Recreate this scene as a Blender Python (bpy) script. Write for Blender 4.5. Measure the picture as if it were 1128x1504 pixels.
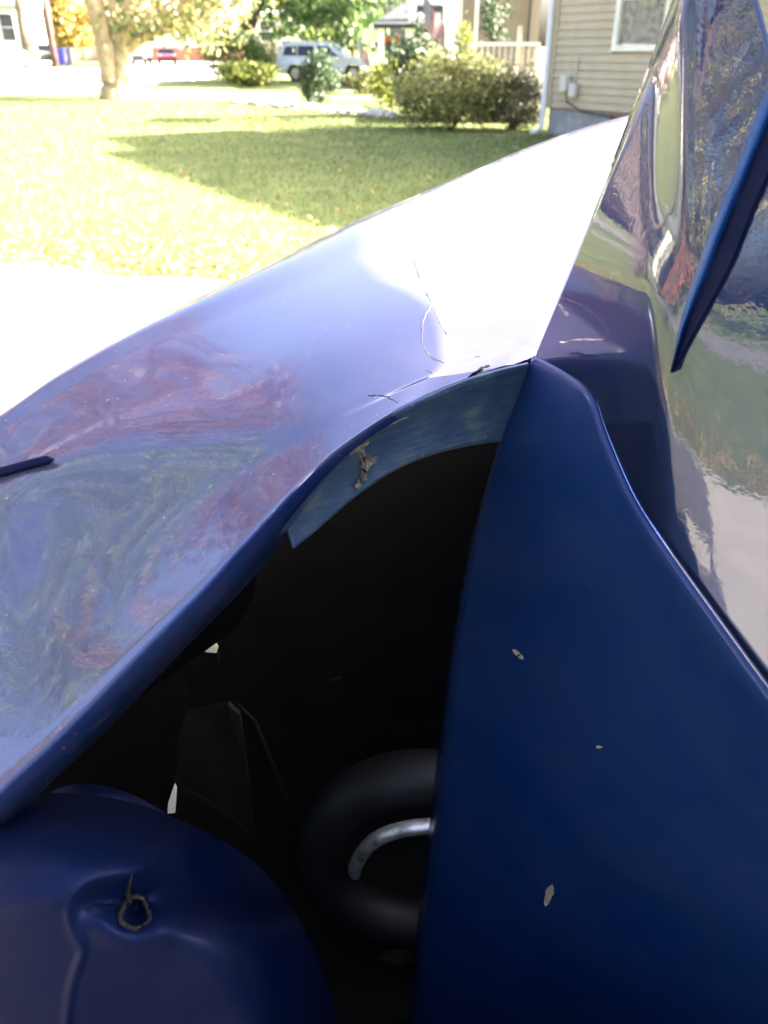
import bpy, bmesh, math, random
import numpy as np
from mathutils import Vector, Matrix
R = math.radians
random.seed(7); rng = np.random.default_rng(7)
for o in list(bpy.data.objects): bpy.data.objects.remove(o)
S = bpy.context.scene; COL = S.collection
# ------------------------------------------------------------------ camera, sky, sun, exposure
EYE = 1.3; F = 1170.0; PITCH = R(30); CP, SP = math.cos(PITCH), math.sin(PITCH)
cam = bpy.data.cameras.new('camera'); camo = bpy.data.objects.new('camera', cam); COL.objects.link(camo)
camo.location = (0, 0, EYE); camo.rotation_euler = (R(60), 0, 0)
cam.sensor_fit = 'VERTICAL'; cam.sensor_height = 36; cam.sensor_width = 27; cam.lens = 36*F/1504
cam.clip_start = 0.02; cam.clip_end = 2000
cam.dof.use_dof = True; cam.dof.focus_distance = 0.62
cam.dof.aperture_fstop = (cam.lens/1000)/0.0030
S.camera = camo
SUN_EL, SUN_AZ = R(23), R(-5)           # azimuth measured from +x towards -y
tosun = Vector((math.cos(SUN_EL)*math.cos(SUN_AZ), -math.cos(SUN_EL)*math.sin(SUN_AZ), math.sin(SUN_EL)))
W = bpy.data.worlds.new('World'); S.world = W; W.use_nodes = True
nt = W.node_tree; bg = nt.nodes['Background']
sky = nt.nodes.new('ShaderNodeTexSky'); sky.sky_type = 'NISHITA'; sky.sun_disc = False
sky.sun_elevation = SUN_EL; sky.sun_rotation = math.atan2(tosun.x, tosun.y)
sky.dust_density = 7.0; sky.air_density = 0.7; sky.ozone_density = 1.0
nt.links.new(sky.outputs[0], bg.inputs[0]); bg.inputs[1].default_value = 0.09
sl = bpy.data.lights.new('sun', 'SUN'); slo = bpy.data.objects.new('sun', sl); COL.objects.link(slo)
sl.energy = 5.0; sl.angle = R(0.55); sl.color = (1.0, 0.93, 0.80)
slo.rotation_euler = tosun.to_track_quat('Z', 'Y').to_euler()
S.view_settings.view_transform = 'Standard'; S.view_settings.look = 'None'
S.view_settings.gamma = 1; S.view_settings.use_curve_mapping = False
S.view_settings.exposure = 4.1
S.cycles.max_bounces = 8

# ------------------------------------------------------------------ helpers
def Q(px, py, d):
    """point seen at photo pixel (px,py) standing d metres ahead of the viewpoint"""
    fy = F*CP + (752-py)*SP; fz = (752-py)*CP - F*SP
    return Vector(((px-564)/fy*d, d, EYE + fz/fy*d))
def gz(y): return max(0.0, (y-60)*0.006)
def G(px, py, z=0.0):
    fy = F*CP + (752-py)*SP; fz = (752-py)*CP - F*SP
    d = (z-EYE)/fz*fy
    return Q(px, py, d)
def XD(px, d, z=0.0): return (px-564)/F*(d*CP-(z-EYE)*SP)
def proj(v):
    zc = v[1]*CP-(v[2]-EYE)*SP
    return (564+F*v[0]/zc, 752-F*(v[1]*SP+(v[2]-EYE)*CP)/zc)

def mesh(name, V, Fc, m, parent=None, smooth=False, loc=None):
    me = bpy.data.meshes.new(name); me.from_pydata([tuple(v) for v in V], [], [tuple(f) for f in Fc]); me.update()
    if smooth: me.polygons.foreach_set('use_smooth', [True]*len(me.polygons))
    for mm in (m if isinstance(m, (list, tuple)) else [m]): me.materials.append(mm)
    o = bpy.data.objects.new(name, me); COL.objects.link(o)
    if parent: o.parent = parent
    if loc is not None: o.location = loc
    return o
def bmobj(name, bm, m, parent=None, smooth=False, loc=None, rotz=None):
    me = bpy.data.meshes.new(name); bmesh.ops.recalc_face_normals(bm, faces=bm.faces[:]); bm.to_mesh(me); bm.free()
    if smooth: me.polygons.foreach_set('use_smooth', [True]*len(me.polygons))
    for mm in (m if isinstance(m, (list, tuple)) else [m]): me.materials.append(mm)
    o = bpy.data.objects.new(name, me); COL.objects.link(o)
    if parent: o.parent = parent
    if loc is not None: o.location = loc
    if rotz is not None: o.rotation_euler.z = rotz
    return o
def tag(o, label=None, cat=None, group=None, kind=None):
    if label: o['label'] = label
    if cat: o['category'] = cat
    if group: o['group'] = group
    if kind: o['kind'] = kind
    return o
def empty(name, loc, rz=0, label=None, cat=None, group=None):
    o = bpy.data.objects.new(name, None); COL.objects.link(o); o.location = loc; o.rotation_euler.z = rz
    o.empty_display_size = .2
    return tag(o, label, cat, group)
def copy_tree(o, parent=None):
    c = o.copy(); COL.objects.link(c)
    if parent: c.parent = parent
    for ch in o.children: copy_tree(ch, c)
    return c
def box(bm, x0, x1, y0, y1, z0, z1, bev=0):
    vs = [bm.verts.new((x, y, z)) for x in (x0, x1) for y in (y0, y1) for z in (z0, z1)]
    fs = [bm.faces.new([vs[i] for i in f]) for f in ((0,1,3,2),(4,6,7,5),(0,4,5,1),(2,3,7,6),(0,2,6,4),(1,5,7,3))]
    if bev:
        es = list({e for f in fs for e in f.edges})
        bmesh.ops.bevel(bm, geom=es, offset=bev, segments=2, affect='EDGES', profile=.5)
def boxo(name, m, parent, x0, x1, y0, y1, z0, z1, bev=0):
    bm = bmesh.new(); box(bm, x0, x1, y0, y1, z0, z1, bev); return bmobj(name, bm, m, parent)
def tube_vf(pts, rad, n=8, cap=True):
    pts = [Vector(p) for p in pts]; V = []; Fc = []
    rads = rad if hasattr(rad, '__len__') else [rad]*len(pts)
    up = Vector((0.123, 0.05, 1)).normalized()
    for i, p in enumerate(pts):
        t = (pts[min(i+1, len(pts)-1)]-pts[max(i-1, 0)]).normalized()
        a = t.cross(up)
        if a.length < 1e-3: a = t.cross(Vector((1, 0, 0)))
        a.normalize(); b = t.cross(a).normalized()
        for k in range(n):
            an = 2*math.pi*k/n
            V.append(p+(a*math.cos(an)+b*math.sin(an))*rads[i])
    for i in range(len(pts)-1):
        for k in range(n):
            k2 = (k+1) % n
            Fc.append((i*n+k, i*n+k2, (i+1)*n+k2, (i+1)*n+k))
    if cap:
        Fc.append(tuple(range(n))[::-1]); Fc.append(tuple((len(pts)-1)*n+k for k in range(n)))
    return V, Fc
def tube(name, pts, rad, m, parent=None, n=8): 
    V, Fc = tube_vf(pts, rad, n); return mesh(name, V, Fc, m, parent, True)
def cr(P, t):
    """Catmull-Rom along list of numpy points, t in 0..len-1"""
    n = len(P); i = min(int(t), n-2); u = t-i
    p1, p2 = P[i], P[i+1]
    p0 = P[i-1] if i > 0 else 2*p1-p2
    p3 = P[i+2] if i+2 < n else 2*p2-p1
    return .5*((2*p1)+(-p0+p2)*u+(2*p0-5*p1+4*p2-p3)*u*u+(-p0+3*p1-3*p2+p3)*u**3)
def poly_at(P, t):
    """curve through pixel list with t in 0..1"""
    A = [np.array(p, float) for p in P]; return cr(A, t*(len(A)-1))
def gridmesh(name, V, nu, nv, m, parent=None, thick=0, flip=False):
    Fc = []
    for i in range(nu-1):
        for j in range(nv-1):
            a, b, c, d = i*nv+j, i*nv+j+1, (i+1)*nv+j+1, (i+1)*nv+j
            Fc.append((a, d, c, b) if flip else (a, b, c, d))
    o = mesh(name, V, Fc, m, parent, True)
    if thick:
        md = o.modifiers.new('thickness', 'SOLIDIFY'); md.thickness = thick; md.offset = -1
    return o

# ------------------------------------------------------------------ materials
def mat(name, col, rough=.6, metal=0, **kw):
    m = bpy.data.materials.new(name); m.use_nodes = True; p = m.node_tree.nodes['Principled BSDF']
    p.inputs['Base Color'].default_value = (*col, 1); p.inputs['Roughness'].default_value = rough; p.inputs['Metallic'].default_value = metal
    for k, v in kw.items(): p.inputs[k].default_value = v
    return m
def N(m, t, **kw):
    n = m.node_tree.nodes.new(t)
    for k, v in kw.items(): setattr(n, k, v)
    return n
def L(m, a, b): m.node_tree.links.new(a, b)
def P_(m): return m.node_tree.nodes['Principled BSDF']
def noise_col(m, c1, c2, scale=5, detail=5, lo=.35, hi=.65, coord='Object', bump=0, bscale=None, rough=None):
    tc = N(m, 'ShaderNodeTexCoord'); nz = N(m, 'ShaderNodeTexNoise'); nz.inputs['Scale'].default_value = scale; nz.inputs['Detail'].default_value = detail
    L(m, tc.outputs[coord], nz.inputs['Vector'])
    r = N(m, 'ShaderNodeValToRGB'); r.color_ramp.elements[0].position = lo; r.color_ramp.elements[1].position = hi
    r.color_ramp.elements[0].color = (*c1, 1); r.color_ramp.elements[1].color = (*c2, 1)
    L(m, nz.outputs['Fac'], r.inputs['Fac']); L(m, r.outputs['Color'], P_(m).inputs['Base Color'])
    if bump:
        n2 = N(m, 'ShaderNodeTexNoise'); n2.inputs['Scale'].default_value = bscale or scale*4; n2.inputs['Detail'].default_value = 4
        L(m, tc.outputs[coord], n2.inputs['Vector'])
        b = N(m, 'ShaderNodeBump'); b.inputs['Strength'].default_value = bump; b.inputs['Distance'].default_value = .02
        L(m, n2.outputs['Fac'], b.inputs['Height']); L(m, b.outputs['Normal'], P_(m).inputs['Normal'])
    return m
def leafmat(name, cols, trans=.35, rough=.5):
    m = bpy.data.materials.new(name); m.use_nodes = True; p = P_(m); p.inputs['Roughness'].default_value = rough
    g = N(m, 'ShaderNodeNewGeometry'); r = N(m, 'ShaderNodeValToRGB'); els = r.color_ramp.elements
    while len(els) < len(cols): els.new(.5)
    for i, c in enumerate(cols): els[i].position = i/(len(cols)-1); els[i].color = (*c, 1)
    L(m, g.outputs['Random Per Island'], r.inputs['Fac']); L(m, r.outputs['Color'], p.inputs['Base Color'])
    t = N(m, 'ShaderNodeBsdfTranslucent'); L(m, r.outputs['Color'], t.inputs['Color'])
    mx = N(m, 'ShaderNodeMixShader'); mx.inputs[0].default_value = trans
    L(m, p.outputs[0], mx.inputs[1]); L(m, t.outputs[0], mx.inputs[2])
    L(m, mx.outputs[0], m.node_tree.nodes['Material Output'].inputs['Surface'])
    return m
def paint(name, base, dust=.5, rough=.38, metal=.75, coat_r=.03, peel=.015, tint=(.75, .6, 1.0), film0=0.0, coat_ior=1.6):
    """metallic blue paint under clear coat, dust specks and a little orange peel"""
    m = mat(name, base, rough, metal); p = P_(m)
    p.inputs['Specular Tint'].default_value = (*tint, 1)
    p.inputs['Coat Weight'].default_value = 1; p.inputs['Coat Roughness'].default_value = coat_r; p.inputs['Coat IOR'].default_value = coat_ior
    tc = N(m, 'ShaderNodeTexCoord')
    v = N(m, 'ShaderNodeTexVoronoi'); v.inputs['Scale'].default_value = 110; L(m, tc.outputs['Object'], v.inputs['Vector'])
    sub = N(m, 'ShaderNodeSeparateColor'); L(m, v.outputs['Color'], sub.inputs[0])
    rad = N(m, 'ShaderNodeMath', operation='MULTIPLY'); rad.inputs[1].default_value = .16*dust+.0001
    pw = N(m, 'ShaderNodeMath', operation='POWER'); pw.inputs[1].default_value = 4; L(m, sub.outputs[0], pw.inputs[0]); L(m, pw.outputs[0], rad.inputs[0])
    lt = N(m, 'ShaderNodeMath', operation='LESS_THAN'); L(m, v.outputs['Distance'], lt.inputs[0]); L(m, rad.outputs[0], lt.inputs[1])
    film = N(m, 'ShaderNodeTexNoise'); film.inputs['Scale'].default_value = 9; film.inputs['Detail'].default_value = 8; film.inputs['Roughness'].default_value = .7
    L(m, tc.outputs['Object'], film.inputs['Vector'])
    fr = N(m, 'ShaderNodeMapRange'); fr.inputs[1].default_value = .42; fr.inputs[2].default_value = .8; fr.inputs[3].default_value = film0; fr.inputs[4].default_value = film0+.06*dust
    L(m, film.outputs['Fac'], fr.inputs[0])
    add = N(m, 'ShaderNodeMath', operation='MAXIMUM'); sp = N(m, 'ShaderNodeMath', operation='MULTIPLY'); sp.inputs[1].default_value = .4
    L(m, lt.outputs[0], sp.inputs[0]); L(m, sp.outputs[0], add.inputs[0]); L(m, fr.outputs[0], add.inputs[1])
    d = N(m, 'ShaderNodeBsdfDiffuse'); d.inputs[0].default_value = (.37, .355, .38, 1)
    mx = N(m, 'ShaderNodeMixShader'); L(m, add.outputs[0], mx.inputs[0]); L(m, p.outputs[0], mx.inputs[1]); L(m, d.outputs[0], mx.inputs[2])
    L(m, mx.outputs[0], m.node_tree.nodes['Material Output'].inputs['Surface'])
    pn = N(m, 'ShaderNodeTexNoise'); pn.inputs['Scale'].default_value = 260; pn.inputs['Detail'].default_value = 2; L(m, tc.outputs['Object'], pn.inputs['Vector'])
    b = N(m, 'ShaderNodeBump'); b.inputs['Strength'].default_value = peel; b.inputs['Distance'].default_value = .002
    L(m, pn.outputs['Fac'], b.inputs['Height']); L(m, b.outputs['Normal'], p.inputs['Normal']); L(m, b.outputs['Normal'], p.inputs['Coat Normal'])
    return m

M = {}
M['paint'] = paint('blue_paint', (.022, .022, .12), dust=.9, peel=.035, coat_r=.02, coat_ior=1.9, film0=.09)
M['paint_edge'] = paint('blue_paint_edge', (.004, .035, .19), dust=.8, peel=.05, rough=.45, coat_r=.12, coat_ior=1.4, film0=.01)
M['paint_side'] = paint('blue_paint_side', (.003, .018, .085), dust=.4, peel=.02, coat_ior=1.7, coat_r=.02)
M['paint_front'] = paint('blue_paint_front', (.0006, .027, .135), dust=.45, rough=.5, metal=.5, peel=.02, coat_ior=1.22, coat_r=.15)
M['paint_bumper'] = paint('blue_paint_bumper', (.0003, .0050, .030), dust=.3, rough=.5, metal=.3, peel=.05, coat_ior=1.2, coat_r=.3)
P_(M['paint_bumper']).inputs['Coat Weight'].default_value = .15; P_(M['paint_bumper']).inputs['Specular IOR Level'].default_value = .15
M['lit_wall_blue'] = mat('lit_wall_blue', (.006, .05, .22), .36, .3)  # brighter blue for the lit wall of the recess
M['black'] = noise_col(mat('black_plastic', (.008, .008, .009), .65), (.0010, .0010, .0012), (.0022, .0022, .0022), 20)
M['rubber'] = noise_col(mat('dusty_rubber', (.02, .02, .022), .55), (.003, .0034, .004), (.009, .009, .0095), 14, 8, .4, .8, bump=.05, bscale=120)
M['darkrubber'] = mat('dark_rubber', (.0012, .0013, .0016), .8, 0, **{'Specular IOR Level': .08})
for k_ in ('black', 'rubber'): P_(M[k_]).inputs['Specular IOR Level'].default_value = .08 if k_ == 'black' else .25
M['steel'] = noise_col(mat('worn_steel', (.6, .58, .55), .42, .85), (.30, .28, .26), (.75, .74, .72), 60, 6, .3, .5)
M['brownplate'] = noise_col(mat('dusty_brown_plate', (.08, .065, .045), .7), (.002, .0016, .0012), (.008, .006, .004), 25, 8)
P_(M['brownplate']).inputs['Specular IOR Level'].default_value = .1
M['primer'] = noise_col(mat('chipped_primer', (.25, .25, .22), .9), (.07, .065, .05), (.26, .24, .2), 120, 6, bump=.6, bscale=300)
M['rust'] = noise_col(mat('rust', (.05, .03, .02), .9), (.002, .0015, .0015), (.010, .0045, .002), 150, 6, bump=.5, bscale=250)
M['crack'] = mat('paint_crack', (.30, .25, .2), .7)
M['gap'] = mat('dark_gap', (.003, .003, .003), .9, 0, **{'Specular IOR Level': .1})
M['lint'] = mat('lint', (.30, .23, .15), .9)
M['siding'] = noise_col(mat('tan_siding', (.42, .36, .27), .55), (.40, .345, .26), (.46, .395, .30), 3, 4, bump=.05, bscale=60)
M['white'] = noise_col(mat('white_trim', (.78, .78, .76), .45), (.70, .70, .68), (.80, .80, .78), 4)
M['block'] = noise_col(mat('grey_blockwork', (.26, .29, .33), .85), (.22, .25, .29), (.33, .35, .38), 6, bump=.3)
M['glass'] = mat('window_glass', (.03, .035, .04), .05, 0, **{'Coat Weight': 1})
M['glassn'] = mat('car_glass', (.006, .008, .009), .04)
M['curtain'] = noise_col(mat('curtain', (.30, .28, .26), .9), (.20, .19, .18), (.38, .36, .33), 12)
M['roof'] = noise_col(mat('dark_shingle', (.05, .055, .07), .9), (.015, .017, .022), (.03, .033, .042), 8)
M['palebox'] = mat('pale_box', (.55, .55, .53), .5)
M['bark'] = noise_col(mat('bark', (.16, .12, .08), .9), (.10, .075, .05), (.24, .19, .13), 6, 6, bump=.8, bscale=20)
M['palebark'] = noise_col(mat('pale_bark', (.36, .27, .17), .85), (.26, .18, .10), (.46, .36, .24), 4, 6, bump=.6, bscale=18)
M['darkbark'] = noise_col(mat('dark_bark', (.07, .05, .04), .9), (.045, .035, .03), (.11, .08, .06), 6, 6, bump=.8, bscale=20)
M['polewood'] = noise_col(mat('pole_wood', (.09, .05, .045), .9), (.07, .04, .035), (.12, .07, .06), 3)
M['greenA'] = leafmat('green_leaf', [(.03, .07, .02), (.07, .12, .03), (.13, .18, .05)])
M['greenD'] = leafmat('dark_green_leaf', [(.018, .04, .018), (.035, .065, .025), (.06, .09, .035)], .2)
M['greenY'] = leafmat('yellow_green_leaf', [(.10, .14, .03), (.2, .24, .05), (.34, .32, .08)], .4)
M['orange'] = leafmat('orange_leaf', [(.20, .12, .03), (.32, .22, .05), (.36, .29, .10)], .4)
M['paleleaf'] = leafmat('pale_autumn_leaf', [(.08, .12, .04), (.18, .18, .07), (.28, .21, .10)], .4)
M['red'] = leafmat('red_leaf', [(.06, .022, .018), (.12, .04, .026), (.17, .085, .04)], .3)
M['bushmix'] = leafmat('autumn_bush_leaf', [(.055, .085, .03), (.11, .13, .04), (.19, .18, .06), (.45, .43, .14)], .3)
M['bushdark'] = leafmat('shaded_bush_leaf', [(.03, .04, .02), (.06, .065, .035), (.10, .08, .045)], .2)
M['litter'] = leafmat('fallen_leaf', [(.30, .17, .06), (.40, .30, .09), (.22, .10, .04), (.45, .38, .16)], .15, .7)
M['blade'] = leafmat('grass_blade', [(.085, .12, .026), (.13, .17, .04), (.19, .205, .065)], .3)
M['concrete'] = noise_col(mat('concrete', (.45, .41, .36), .9), (.42, .38, .33), (.5, .46, .4), 2.5, 8, bump=.25, bscale=80)
M['asphalt'] = noise_col(mat('pale_asphalt', (.2, .19, .18), .9), (.17, .165, .16), (.24, .23, .22), 1.5, 8, bump=.3, bscale=60)
M['carwhite'] = mat('silver_white_paint', (.62, .65, .68), .3, .1, **{'Coat Weight': 1})
M['carblack'] = mat('dark_car_paint', (.02, .022, .025), .25, 0, **{'Coat Weight': 1})
M['carred'] = mat('red_car_paint', (.30, .03, .03), .3, 0, **{'Coat Weight': 1})
M['tyre'] = mat('tyre', (.02, .02, .02), .85)
M['alloy'] = mat('alloy', (.6, .6, .62), .35, .8)
M['trimblack'] = mat('black_trim', (.02, .02, .02), .6)
M['tail'] = mat('tail_light', (.4, .02, .015), .2)
M['lamp'] = mat('head_light', (.8, .8, .8), .1)
M['tarp'] = noise_col(mat('white_cover', (.75, .75, .74), .8), (.7, .7, .69), (.8, .8, .79), 3)
M['blue_bin'] = mat('blue_bin', (.07, .07, .38), .45)
M['grey_bin'] = mat('grey_bin', (.22, .21, .18), .6)
M['chain'] = mat('galvanised', (.4, .4, .38), .5, .5)
M['greenhouse'] = mat('pale_green_siding', (.42, .47, .40), .6)
M['cream'] = mat('cream_siding', (.6, .57, .48), .6)
M['brick'] = mat('red_brick', (.30, .13, .09), .85)
M['paleroof'] = noise_col(mat('pale_roof', (.45, .43, .42), .8), (.35, .33, .33), (.5, .48, .47), 3)
M['stone'] = noise_col(mat('pale_stone', (.45, .42, .37), .9), (.36, .33, .29), (.55, .52, .47), 4, bump=.6, bscale=15)
M['flagred'] = mat('flag_red', (.26, .015, .02), .8); M['flagwhite'] = mat('flag_white', (.45, .44, .43), .8); M['flagblue'] = mat('flag_blue', (.025, .025, .12), .8)
M['redcloth'] = mat('red_cushion', (.55, .05, .035), .8)

# ------------------------------------------------------------------ ground
m = mat('lawn', (.09, .12, .03), 1.0); M['lawn'] = m
tc = N(m, 'ShaderNodeTexCoord')
def nz_(scale, det=6):
    n = N(m, 'ShaderNodeTexNoise'); n.inputs['Scale'].default_value = scale; n.inputs['Detail'].default_value = det; L(m, tc.outputs['Object'], n.inputs['Vector']); return n
r1 = N(m, 'ShaderNodeValToRGB'); e = r1.color_ramp.elements; e[0].position = .3; e[0].color = (.075, .105, .024, 1); e[1].position = .7; e[1].color = (.17, .19, .055, 1)
e.new(.5).color = (.12, .155, .038, 1)
n1 = nz_(1.3, 10); L(m, n1.outputs['Fac'], r1.inputs['Fac'])
n2 = nz_(40, 3); r2 = N(m, 'ShaderNodeValToRGB'); r2.color_ramp.elements[0].position = .62; r2.color_ramp.elements[1].position = .72
L(m, n2.outputs['Fac'], r2.inputs['Fac'])
mix = N(m, 'ShaderNodeMix', data_type='RGBA'); mix.inputs['B'].default_value = (.2, .14, .06, 1)
L(m, r2.outputs['Color'], mix.inputs['Factor']); L(m, r1.outputs['Color'], mix.inputs['A']); L(m, mix.outputs['Result'], P_(m).inputs['Base Color'])
n3 = nz_(60, 4); b = N(m, 'ShaderNodeBump'); b.inputs['Strength'].default_value = .8; b.inputs['Distance'].default_value = .04
L(m, n3.outputs['Fac'], b.inputs['Height']); L(m, b.outputs['Normal'], P_(m).inputs['Normal'])
ys = [-300, -60, -20, -5, 5, 12, 20, 30, 40, 50, 60, 80, 110, 150, 250, 600, 1200]
V = []; Fc = []
for i, y in enumerate(ys):
    for j, x in enumerate((-900, -100, -30, -10, 0, 10, 30, 100, 900)):
        V.append((x, y, gz(y)))
for i in range(len(ys)-1):
    for j in range(8): Fc.append((i*9+j, i*9+j+1, (i+1)*9+j+1, (i+1)*9+j))
tag(mesh('lawn', V, Fc, M['lawn']), kind='structure')
# driveway under the wrecked car: far edge runs along the leaf strewn lawn edge
a0, a1 = G(0, 388), G(380, 417)
dirv = (a1-a0).normalized()
def dw(t): return a0+dirv*t
EDGE = []
for k in range(-3, 41):
    p = dw(k*.35); EDGE.append((p.x, p.y+.09*math.sin(k*1.7)+.06*math.sin(k*.61+2)))
xl = EDGE[0][0]
SIDE = [(xl+.15*k_/9+.05*math.sin(k_*2.1), EDGE[0][1]-k_*.9) for k_ in range(1, 10)]
V = [(x, y, .006) for x, y in EDGE]+[(x, SIDE[-1][1], .006) for x, y in EDGE]; n = len(EDGE)
V = [(EDGE[-1][0], EDGE[-1][1], .006), (EDGE[-1][0], SIDE[-1][1], .006)]+[(x, y, .006) for x, y in SIDE[::-1]]+[(x, y, .006) for x, y in EDGE[:-1]]
tag(mesh('driveway', V, [tuple(range(len(V)))[::-1]], M['concrete']), kind='structure')
def flat(name, pts, m, z): 
    return tag(mesh(name, [(p[0], p[1], gz(p[1])+z) for p in pts], [tuple(range(len(pts)))], m), kind='structure')
rp = [G(-700, 137), G(60, 134), G(180, 128), G(330, 113)]
far = [(XD(345, 78), 78), (XD(200, 84), 84), (XD(-60, 80), 80), (XD(-900, 72), 72)]
flat('road', [(p.x, p.y) for p in rp]+[p for p in far if p[1] <= 60] + [(XD(345, 59.5), 59.5), (XD(-900, 59.5), 59.5)], M['asphalt'], .008)
flat('side_road', [(XD(-900, 59.5), 59.5), (XD(345, 59.5), 59.5), (XD(345, 79.5), 79.5), (XD(-900, 79.5), 79.5)], M['asphalt'], .008)
flat('far_driveway', [(XD(175, 79.6), 79.6), (XD(330, 79.6), 79.6), (XD(320, 109), 109), (XD(190, 109), 109)], M['concrete'], .012)
# kerb between lawn and road
kp = [Vector((p.x, p.y, 0)) for p in rp]
V = []; Fc = []
for p in kp:
    V += [(p.x, p.y-.12, 0), (p.x, p.y-.12, .12), (p.x, p.y+.05, .12), (p.x, p.y+.08, 0)]
for i in range(3):
    for k in range(3): Fc.append((i*4+k, i*4+k+1, i*4+k+5, i*4+k+4))
tag(mesh('kerb', V, Fc, M['concrete']), kind='structure')
# street on the left, seen in the paint
flat('street', [(-19, -60), (-11.5, -60), (-13.5, 18), (-22, 18)], M['asphalt'], .010)

def inside_drive(x, y):
    p = a0+dirv*((x-a0.x)/dirv.x); return y < p.y+.03 and x > xl
# grass blades
def grass(name, n, xr, yr, hmin, hmax, w, m):
    x = rng.uniform(*xr, n); y = yr[0]+(yr[1]-yr[0])*rng.random(n)**1.35
    ok = ~np.array([inside_drive(a, b_) for a, b_ in zip(x, y)]); x, y = x[ok], y[ok]; n = len(x)
    h = rng.uniform(hmin, hmax, n); an = rng.uniform(0, 6.283, n); ww = w*rng.uniform(.6, 1.4, n)*(1+y*.06)
    lx, ly = rng.normal(0, .35, n)*h, rng.normal(0, .35, n)*h
    V = np.zeros((n, 3, 3)); V[:, 0] = np.c_[x-np.cos(an)*ww, y-np.sin(an)*ww, np.zeros(n)]; V[:, 1] = np.c_[x+np.cos(an)*ww, y+np.sin(an)*ww, np.zeros(n)]
    V[:, 2] = np.c_[x+lx, y+ly, h]
    return fastmesh(name, V.reshape(-1, 3), 3, m)
def fastmesh(name, V, k, m, parent=None, loc=None):
    n = len(V)//k; me = bpy.data.meshes.new(name)
    me.vertices.add(len(V)); me.vertices.foreach_set('co', np.asarray(V, np.float32).ravel())
    me.loops.add(len(V)); me.loops.foreach_set('vertex_index', np.arange(len(V), dtype=np.int32))
    me.polygons.add(n); me.polygons.foreach_set('loop_start', np.arange(n, dtype=np.int32)*k)
    me.update(calc_edges=True); me.validate()
    for mm in (m if isinstance(m, (list, tuple)) else [m]): me.materials.append(mm)
    o = bpy.data.objects.new(name, me); COL.objects.link(o)
    if parent: o.parent = parent
    if loc is not None: o.location = loc
    return o
tag(grass('grass', 170000, (-13, 6), (4.6, 27), .02, .055, .0035, M['blade']), 'short green lawn grass between the driveway and the houses', 'grass', kind='stuff')
def leafquads(C, size, flat_=0.0, aspect=.6):
    n = len(C); nrm = rng.normal(size=(n, 3)); nrm[:, 2] = nrm[:, 2]+flat_*np.sign(nrm[:, 2]+1e-6)*3
    nrm /= np.linalg.norm(nrm, axis=1)[:, None]
    a = np.cross(nrm, rng.normal(size=(n, 3))); a /= np.linalg.norm(a, axis=1)[:, None]; b_ = np.cross(nrm, a)
    s = (size*rng.uniform(.6, 1.4, n))[:, None]
    V = np.stack([C-a*s, C-b_*s*aspect+nrm*s*.15, C+a*s, C+b_*s*aspect+nrm*s*.15], 1)
    return V.reshape(-1, 3)
# fallen leaves: dense by the driveway edge, thin out across the lawn
n = 5200; t = rng.uniform(-3, 9, n); off = np.abs(rng.exponential(.75, n))
C = np.array([[dw(a).x, dw(a).y+o_-.12, .03] for a, o_ in zip(t, off)])
n2_ = 1500; C2 = np.c_[rng.uniform(-13, 5, n2_), rng.uniform(5, 24, n2_), np.full(n2_, .045)]
t3 = rng.uniform(-4, 6, 2600); C = C[C[:, 0] > xl-.3]; C = np.vstack([C, np.c_[xl+.1-np.abs(rng.exponential(.6, 2600)), t3, np.full(2600, .03)], C2]); C[:, 2] += rng.random(len(C))*.02
tag(fastmesh('fallen_leaves', leafquads(C, .025, .5), 4, M['litter']), 'dry yellow and brown leaves scattered along the lawn edge', 'leaves', kind='stuff')

# ------------------------------------------------------------------ vegetation builders
def cloud(n, c, rad, clumps, spread=.28, fill=.5, floor=None):
    cl = rng.normal(size=(clumps, 3)); cl /= np.linalg.norm(cl, axis=1)[:, None]; cl *= (fill+(1-fill)*rng.random((clumps, 1)))
    idx = rng.integers(0, clumps, n); p = cl[idx]+rng.normal(size=(n, 3))*spread
    p = np.array(c)+p*np.array(rad)
    if floor is not None: p = p[p[:, 2] > floor]
    return p
def bush(name, base, rad, m, n, size, label, group=None, cat='bush', clumps=40, trunk=True):
    e_ = empty(name, base, 0, label, cat, group)
    C = cloud(n, (0, 0, rad[2]*.95), (rad[0]*.85, rad[1]*.85, rad[2]*.9), clumps, .2, .6, .02)
    fastmesh('foliage', leafquads(C, size), 4, m, e_)
    V = []; Fc = []
    for k in range(7):
        an = k*.9; v, f = tube_vf([(0.03*math.cos(an), .03*math.sin(an), 0), (rad[0]*.3*math.cos(an), rad[1]*.3*math.sin(an), rad[2]*.6), (rad[0]*.55*math.cos(an), rad[1]*.55*math.sin(an), rad[2]*1.2)], [.02, .014, .006], 5)
        Fc += [tuple(i+len(V) for i in q) for q in f]; V += v
    mesh('stem', V, Fc, M['darkbark'], e_, True)
    return e_
def limb(p0, p1, r0, r1, n=7, wob=.1):
    p0, p1 = Vector(p0), Vector(p1); Lg = (p1-p0).length; pts = []
    w1 = Vector((random.uniform(-1, 1), random.uniform(-1, 1), random.uniform(-.3, .3)))*wob*Lg
    for i in range(n):
        t_ = i/(n-1); pts.append(p0.lerp(p1, t_)+w1*math.sin(t_*math.pi)+Vector((random.uniform(-1, 1), random.uniform(-1, 1), 0))*r0*.15*(0 < i < n-1))
    return tube_vf(pts, [r0+(r1-r0)*i/(n-1) for i in range(n)], 9)
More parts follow.
